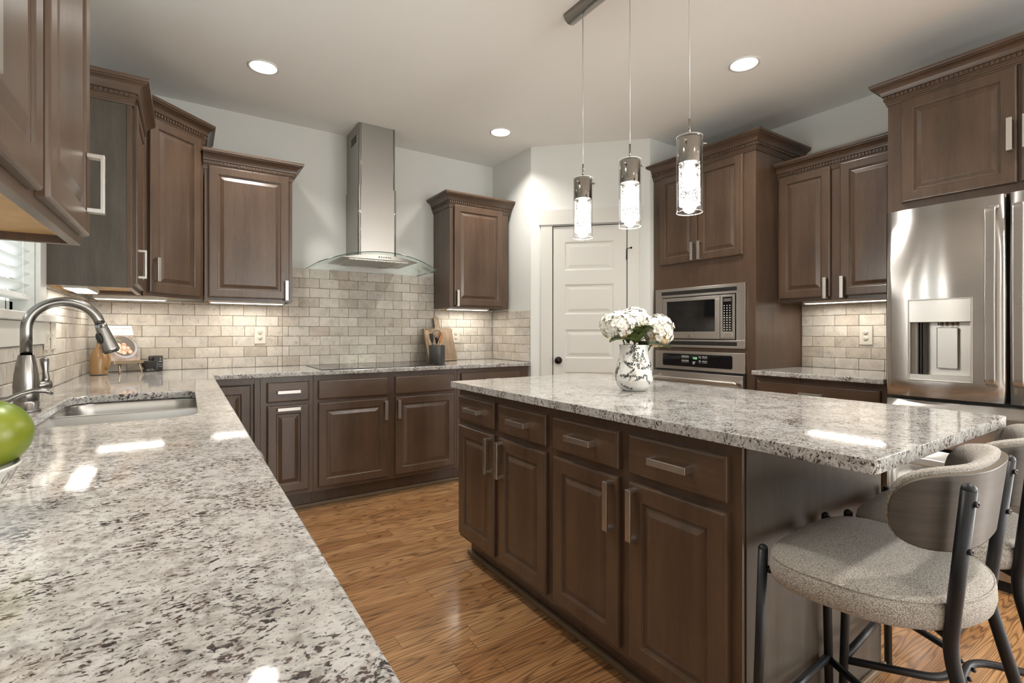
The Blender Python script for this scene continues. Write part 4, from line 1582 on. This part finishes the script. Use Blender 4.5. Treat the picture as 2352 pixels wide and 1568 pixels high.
def sprigs(name, mat, n, seed, sc=1.0):
    rg = random.Random(seed)
    b = vb

    def leaf(a, z, ang, L, w):
        r = vrad(z)
        pts = [(0, 0), (L * .35, w), (L * .7, w * .8), (L, 0), (L * .7, -w * .8), (L * .35, -w)]
        vs_ = []
        for x, y in pts:
            dx = x * math.cos(ang) - y * math.sin(ang)
            dz = x * math.sin(ang) + y * math.cos(ang)
            zz = min(.197, max(.004, z + dz))
            vs_.append(on_vase(a + dx / max(r, .02), zz))
        b.add(vs_, [(0, 1, 2, 3, 4, 5)], mat)
    for s in range(n):
        a, z = rg.uniform(0, 2 * PI), rg.uniform(.01, .17)
        ang = rg.uniform(-.6, 2.6)
        pts = []
        for k in range(9):
            pts.append((a, z))
            r = vrad(z)
            st = .0065 * sc
            a += st * math.cos(ang) / r
            z = min(.193, max(.006, z + st * math.sin(ang)))
            ang += rg.uniform(-.35, .35)
            if k > 0:
                for sd in (-1, 1):
                    if rg.random() < .85:
                        leaf(a, z, ang + sd * rg.uniform(.6, 1.1), rg.uniform(.006, .009) * sc, rg.uniform(.0016, .0025) * sc)
        for i in range(len(pts) - 1):
            p, q = pts[i], pts[i + 1]
            w = .0005
            b.add([on_vase(p[0], p[1] - w), on_vase(q[0], q[1] - w), on_vase(q[0], q[1] + w), on_vase(p[0], p[1] + w)], [(0, 1, 2, 3)], mat)
        leaf(a, z, ang, .009 * sc, .0022 * sc)


sprigs('sprig_pattern', M['sprig'], 50, 4)
sprigs('sprig_pattern', M['sprig2'], 22, 8, .8)
vb.build('vase_body', vs)


def hydrangea(label, head, R0, root, seed, sc=(1, 1, 1), leaves=()):
    rg = random.Random(seed)
    t = thing('hydrangea_stem', label, 'flower', (VX, VY, .914), 0, 'white hydrangeas in the vase')
    hc = Vector(head)
    b = MB(); b.tube([root, (root[0] * .5 + hc.x * .5, root[1] * .5 + hc.y * .5, (root[2] + hc.z) / 2 + .01), hc], .0035, None, 8)
    b.build('stem', t, M['leaf'])
    b = MB()
    N = 150
    for i in range(N):
        k = (i + .5) / N
        ph = math.acos(1 - 2 * k * .93)
        th = PI * (1 + 5 ** .5) * i
        n = Vector((math.cos(th) * math.sin(ph), math.sin(th) * math.sin(ph), math.cos(ph)))
        n = (n + Vector((rg.uniform(-.2, .2), rg.uniform(-.2, .2), rg.uniform(-.2, .2)))).normalized()
        c = hc + Vector((n.x * sc[0], n.y * sc[1], n.z * sc[2])) * R0 * rg.uniform(.82, 1.05)
        q = n.to_track_quat('Z', 'Y').to_matrix().to_4x4()
        T = Matrix.Translation(c) @ q @ Matrix.Rotation(rg.uniform(0, PI), 4, 'Z')
        old = n.z < -.35 and rg.random() < .25
        m = M['petalold'] if old else M['petal']
        for p in range(4):
            a = PI / 2 * p + rg.uniform(-.12, .12)
            L = rg.uniform(.0135, .0175)
            w = L * .62
            tilt = rg.uniform(.05, .5)
            pts = [(0, 0, 0), (L * .35, w * .72, .001), (L * .75, w * .85, .0), (L * 1.02, w * .35, -.0015), (L * 1.02, -w * .35, -.0015), (L * .75, -w * .85, .0), (L * .35, -w * .72, .001), (L * .6, 0, .0022)]
            X = T @ Matrix.Rotation(a, 4, 'Z') @ Matrix.Rotation(-tilt, 4, 'Y')
            b.add([X @ Vector(v) for v in pts], [(0, 1, 7), (1, 2, 7), (2, 3, 7), (3, 4, 7), (4, 5, 7), (5, 6, 7), (6, 0, 7)], m, True)
        b.sphere(T @ Vector((0, 0, .0012)), .0012, M['petalc'], 3)
    b.build('flower_head', t, recalc=False)
    for (a, L, lift, zz) in leaves:
        b = MB()
        r0 = .02
        loops = []
        for i in range(11):
            s = i / 10
            w = .036 * math.sin(PI * min(1, s * 1.02) ** .75) + .0004
            x = r0 + L * s
            z = zz + lift * math.sin(s * PI * .6) + (-.02 * s * s)
            loops.append([(x, -w, z + .010), (x, -w * .5, z + .003), (x, 0, z - .001), (x, w * .5, z + .003), (x, w, z + .010)])
        T = Matrix.Rotation(R(a), 4, 'Z')
        b.loft(loops, None, False, False, False, True, T)
        b.build('leaf', t, M['leaf'])
    return t


# directions as seen from the camera: right = (.834,-.552)
RV, FV = Vector((.834, -.552)), Vector((.552, .834))


def hv(r, f, z):
    q = RV * r + FV * f
    return (q.x, q.y, z)


hydrangea('left white hydrangea head in the vase, widest and leaning left', hv(-.068, -.005, .282), .070, (0, 0, .05), 2, (1.12, 1.12, .86), [(146 - 33, .09, .05, .200), (212 - 33, .125, .015, .215), (250 - 33, .085, .070, .205), (190 - 33, .09, .06, .205)])
hydrangea('middle white hydrangea head rising highest above the vase', hv(.010, .035, .300), .066, (0.005, 0, .05), 5, (1.05, 1.05, .9), [(285 - 33, .070, .075, .205), (270 - 33, .065, .055, .200), (60 - 33, .10, .03, .20)])
hydrangea('right white hydrangea head leaning low to the right', hv(.106, -.010, .258), .063, (0.008, 0, .05), 9, (.95, .95, 1.08), [(335 - 33, .135, .0, .205), (305 - 33, .085, .080, .205), (10 - 33, .10, .0, .20)])

# ------------------------------------------------------------------ utensil crock, board
CX_, CY_ = 1.690, 3.655
cr_ = thing('utensil_crock', 'charcoal cylinder crock holding the cooking utensils', 'utensil holder', (CX_, CY_, .9145))
b = MB(); b.lathe([(.001, 0), (.064, 0), (.066, .003), (.066, .147), (.0645, .150), (.062, .147), (.062, .008), (.001, .008)], None, 40, None, False, False)
b.build('crock_body', cr_, M['crock'])


def utensil(name, label, cat, r, f, lean_r, build):
    p = RV * r + FV * f
    t = thing(name, label, cat, (CX_ + p.x, CY_ + p.y, .924), 0, 'utensils in the charcoal crock')
    L = RV * lean_r
    q = Vector((L.x, L.y, 1)).normalized().to_track_quat('Z', 'Y').to_matrix().to_4x4()
    # face the broad side to the room
    X = q @ Matrix.Rotation(R(-33), 4, 'Z')
    build(t, X)
    return t


def mk_spoon(t, X):
    b = MB(); b.tube([X @ Vector((0, 0, 0)), X @ Vector((0, 0, .20))], .006, None, 10)
    b.build('spoon_handle', t, M['spoonwood'])
    b = MB(); b.sphere((0, 0, 0), 1, None, 12, (.027, .007, .042), X @ Matrix.Translation((0, 0, .225)))
    b.build('spoon_bowl', t, M['spoonwood'])


def mk_turner(mat, w, h, z):
    def fn(t, X):
        b = MB(); b.tube([X @ Vector((0, 0, 0)), X @ Vector((0, 0, z))], .005, None, 10)
        b.build('utensil_handle', t, mat)
        b = MB()
        pr = [(.2, 0), (.9, .3), (1, .45), (1, 1.0), (-1, 1.0), (-1, .45), (-.9, .3), (-.2, 0)]
        b.loft([[X @ Vector((a * w, y, z + c * h)) for a, c in pr] for y in (-.003, .003)], None, True, True, True, False)
        b.build('utensil_blade', t, mat)
    return fn


def mk_whisk(t, X):
    b = MB(); b.tube([X @ Vector((0, 0, 0)), X @ Vector((0, 0, .15))], .006, None, 10)
    b.build('whisk_handle', t, M['platedark'])
    b = MB()
    for k in range(6):
        a = PI * k / 6
        pts = []
        for i in range(25):
            s = i / 24
            ang = -PI * .5 + 2 * PI * s
            rr = .036 * math.sin(PI * s) ** .7 if 0 < s < 1 else 0
            u = 2 * s - 1
            x = .037 * math.sin(PI * s * 2) * (1 if True else 0)
            z = .15 + .11 * math.sin(PI * s) ** .8
            x = .037 * math.sin(2 * PI * s) * (.75 + .25 * math.sin(PI * s))
            pts.append(X @ Vector((x * math.cos(a), x * math.sin(a), z)))
        b.tube(pts, .0011, None, 5)
    b.build('whisk_wires', t, M['blackmetal'])


utensil('wooden_spoon', 'pale wooden spoon leaning left out of the crock', 'utensil', -.022, .0, -.24, mk_spoon)
utensil('black_spatula', 'black slotted spatula between the wooden spoon and the whisk', 'utensil', -.012, .02, -.17, mk_turner(M['slot'], .018, .075, .16))
utensil('black_spatula', 'black serving spoon standing behind the whisk', 'utensil', .003, .03, -.05, mk_turner(M['slot'], .013, .05, .15))
utensil('wire_whisk', 'dark wire whisk standing in the middle of the crock', 'utensil', .0, -.01, .005, mk_whisk)
utensil('wooden_spatula', 'reddish wooden spatula on the right in the crock', 'utensil', .015, .015, .06, mk_turner(M['cherry'], .022, .085, .155))

# cutting board leaning on the tiles
pb = Vector((1.862, 3.905, .9155))
cb = thing('cutting_board', 'wooden paddle board edged with beads, leaning behind the crock', 'cutting board', pb, R(13))
lean = R(-16)
BT = Matrix.Rotation(lean, 4, 'X')
outl = [(-.155, 0), (.155, 0), (.155, .292), (.035, .292), (.026, .31), (.026, .375)] + [(.026 * math.cos(R(a)), .375 + .026 * math.sin(R(a))) for a in range(20, 180, 20)] + [(-.026, .375), (-.026, .31), (-.035, .292), (-.155, .292)]
b = MB()
b.loft([[BT @ Vector((x, y, z)) for x, z in outl] for y in (-.009, .009)], None, True, True, True, False)
b.build('board', cb, M['board'], .002)
b = MB()
n = len(outl)
for i in range(n):
    a, c = Vector(outl[i]), Vector(outl[(i + 1) % n])
    L = (c - a).length
    k = 0.0
    while k < L:
        p = a + (c - a) * (k / L)
        b.sphere(BT @ Vector((p.x * .975, -.011, .006 + p.y * .985)), .0042, None, 4)
        k += .0125
b.build('bead_edging', cb, M['bead'])

# ------------------------------------------------------------------ corner still life
bk = thing('cookbook', 'cookbook with a plate of food on its cover, propped on the stand', 'book', (-.322, 3.902, .985), R(34))
bl_ = R(-21)
BT = Matrix.Rotation(bl_, 4, 'X')
bw, bh = .165, .235
b = MB()
for y0, y1, mm, i in ((-.010, -.008, M['paper'], 0), (-.008, .008, M['paper'], .003), (.008, .010, M['paper'], 0)):
    b.loft([[BT @ Vector(p) for p in ((-bw / 2 + i, y, i), (bw / 2 - i, y, i), (bw / 2 - i, y, bh - i), (-bw / 2 + i, y, bh - i))] for y in (y0, y1)], mm, True, True, True, False)
b.build('book_block', bk)


def on_cover(poly, y, mat, b):
    b.add([BT @ Vector((x, y, z)) for x, z in poly], [tuple(range(len(poly)))], mat)


b = MB()
on_cover([(-bw / 2, 0), (bw / 2, 0), (bw / 2, .170), (-bw / 2, .170)], -.0105, M['bookphoto'], b)
circ = lambda cx, cz, r, n=28, sx=1: [(cx + sx * r * math.cos(2 * PI * k / n), cz + r * math.sin(2 * PI * k / n)) for k in range(n)]


def clipc(poly):
    return [(max(-bw / 2, min(bw / 2, x)), max(0, min(.17, z))) for x, z in poly]


on_cover(clipc(circ(.012, .090, .072)), -.0107, M['plateblue'], b)
on_cover(clipc(circ(.008, .097, .066)), -.0109, M['platedark'], b)
rg = random.Random(3)
for k in range(17):
    a, r = rg.uniform(0, 2 * PI), rg.uniform(0, .045)
    cx, cz = .010 + r * math.cos(a), .086 + r * .8 * math.sin(a)
    on_cover(circ(cx, cz, rg.uniform(.012, .017), 14), -.0111 - k * .00006, M['food2'], b)
    on_cover(circ(cx, cz, rg.uniform(.008, .013), 14), -.01115 - k * .00006, M['food'], b)
for k in range(6):
    on_cover(circ(-.045 + .008 * k, .142 - .004 * (k % 3), .006, 8), -.0122, M['foodgreen'], b)
b.build('cover_picture', bk, recalc=False)
for s, sz, zz in (('HALF BAKED HARVEST', .0125, .214), ('EVERY DAY', .0105, .184)):
    p = BT @ Vector((0.0, -.0106, zz))
    text(s, sz, M['darkprint'], bk, 'cover_title', p, (R(90) + bl_, 0, 0), .0002, font_spacing=1.1)
b = MB(); on_cover([(-.035, .1985), (.035, .1985), (.035, .1993), (-.035, .1993)], -.0107, M['darkprint'], b)
b.build('title_rule', bk, recalc=False)

st = thing('book_stand', 'pale metal easel stand holding the cookbook', 'book stand', (-.318, 3.890, .9145), R(34))
b = MB()
b.box(-.085, .085, -.045, .0, .058, .064); b.box(-.085, .085, -.047, -.043, .058, .078)
b.build('ledge', st, M['brass'], .0015)
b = MB(); b.loft([[BT @ Vector((x, y, z)) + Vector((0, .018, .06)) for x, z in ((-.06, 0), (.06, 0), (.045, .17), (-.045, .17))] for y in (.002, .005)], None, True, True, True, False)
b.build('back_rest', st, M['brass'])
for sx in (-1, 1):
    b = MB(); b.tube([(sx * .055, -.035, .058), (sx * .062, -.062, .003)], .0045, None, 8)
    b.build('leg', st, M['brass'])
b = MB(); b.tube([(0, .03, .10), (0, .062, .003)], .0045, None, 8)
b.build('leg', st, M['brass'])

jg = thing('stoneware_jug', 'tan stoneware jug with a loop handle in the corner behind the faucet head', 'jug', (-.432, 3.775, .9145), R(-8))
b = MB(); b.lathe([(.001, 0), (.040, 0), (.0425, .004)], M['jugbase'], 36, None, False, False)
b.lathe([(.0425, .004), (.044, .02), (.044, .06), (.041, .10), (.032, .135), (.020, .155), (.012, .166), (.0125, .18), (.009, .181), (.009, .16)], M['jug'], 36, None, False, False)
b.build('jug_body', jg)
b = MB(); b.tube(fillet([(.010, -.012, .160), (.045, -.030, .150), (.060, -.034, .10), (.055, -.032, .05), (.040, -.02, .035)], .03, 6), .0075, None, 10)
b.build('jug_handle', jg, M['jug'])

mo = thing('stone_mortar', 'dark stone mortar on the right of the book stand', 'mortar', (-.200, 3.930, .9145))
b = MB(); b.lathe([(.001, 0), (.037, 0), (.039, .006), (.037, .012), (.026, .018), (.030, .026), (.038, .036), (.040, .060), (.043, .064), (.043, .069), (.037, .069), (.034, .05), (.015, .035), (.001, .034)], None, 36, None, False, False)
b.build('mortar_bowl', mo, M['mortar'])
ps = thing('stone_pestle', 'dark stone pestle standing in the mortar', 'pestle', (-.195, 3.933, .951))
b = MB(); b.tube([(0, 0, 0), (.001, 0, .02), (.003, 0, .045), (.005, 0, .058), (.006, 0, .064)], .01, None, 14, radii=[.013, .011, .011, .015, .009])
b.build('pestle_shaft', ps, M['mortar'])
ca = thing('black_canister', 'small black canister with white print behind the mortar', 'canister', (-.166, 3.975, .9145))
b = MB(); b.lathe([(.001, 0), (.036, 0), (.037, .003), (.0375, .096), (.036, .098), (.034, .097), (.001, .09)], None, 36, None, False, False)
b.build('canister_body', ca, M['canister'])
b = MB()
for z0, z1, a0, a1 in ((.030, .032, -62, -30), (.044, .0455, -70, -25), (.060, .064, -60, -36)):
    pts = [(.0379 * math.cos(R(a)), .0379 * math.sin(R(a))) for a in range(a0, a1 + 1, 4)]
    b.add([(x, y, z0) for x, y in pts] + [(x, y, z1) for x, y in pts], [(i, i + 1, len(pts) + i + 1, len(pts) + i) for i in range(len(pts) - 1)])
pts = [(.0379 * math.cos(R(-48 + 6 * math.cos(k * PI / 6))), .0379 * math.sin(R(-48 + 6 * math.cos(k * PI / 6))), .078 + .005 * math.sin(k * PI / 6)) for k in range(12)]
b.tube(pts, .0007, None, 4, closed=True)
b.build('canister_print', ca, M['mark'])

# ------------------------------------------------------------------ fruit bowl at the left edge
BX, BY = -.296, .919
bo = thing('ceramic_bowl', 'white ceramic bowl with grey leaf lines at the left edge', 'bowl', (BX, BY, .9145))
prof = [(.001, 0), (.045, 0), (.047, .004), (.062, .018), (.088, .040), (.108, .062)]
b = MB()
prof = [(.001, 0), (.052, 0), (.056, .003), (.080, .025), (.096, .050), (.107, .073), (.110, .0755), (.107, .077), (.092, .052), (.075, .028), (.04, .010), (.001, .008)]
b.lathe(prof, None, 56, None, False, False)
b.build('bowl_body', bo, M['bowlc'])


def brad(z):
    for i in range(1, len(prof) - 1):
        if prof[i][1] <= z <= prof[i + 1][1] and i < 6:
            t = (z - prof[i][1]) / max(1e-6, prof[i + 1][1] - prof[i][1])
            return prof[i][0] + t * (prof[i + 1][0] - prof[i][0])
    return .12


b = MB()
rg = random.Random(5)
for k in range(26):
    a0 = 2 * PI * k / 26
    for (zc, hh, ww) in ((.062, .007, .10), (.036, .011, .12)):
        pts = []
        for i in range(12):
            s = i / 11
            a = a0 + ww * math.sin(PI * 2 * s) * .8 + .1 * s
            z = zc + hh * math.cos(PI * 2 * s)
            r = brad(z) + .0004
            pts.append((r * math.cos(a), r * math.sin(a), z))
        b.tube(pts, .0009, None, 5)
b.build('bowl_pattern', bo, M['bowlline'])
fz = .058
for (label, dx, dy, dz, sc, rz) in (('green mango resting on the right rim of the bowl', .069, .033, .112, (1.0, 1.1, .98), 20), ('green mango at the far side of the bowl, out of the picture', -.035, .0, .058, (1, 1.1, .95), 80)):
    m_ = thing('green_mango', label, 'fruit', (BX + dx, BY + dy, .9145 + dz), R(rz), 'green mangoes in the bowl')
    b = MB(); b.sphere((0, 0, 0), .048, None, 16, sc)
    b.build('mango_skin', m_, M['fruit'])
    b = MB(); b.tube([(0, .048 * sc[1] - .001, .0), (0, .048 * sc[1] + .006, .002)], .0025, None, 6)
    b.build('stem_stub', m_, M['slot'])
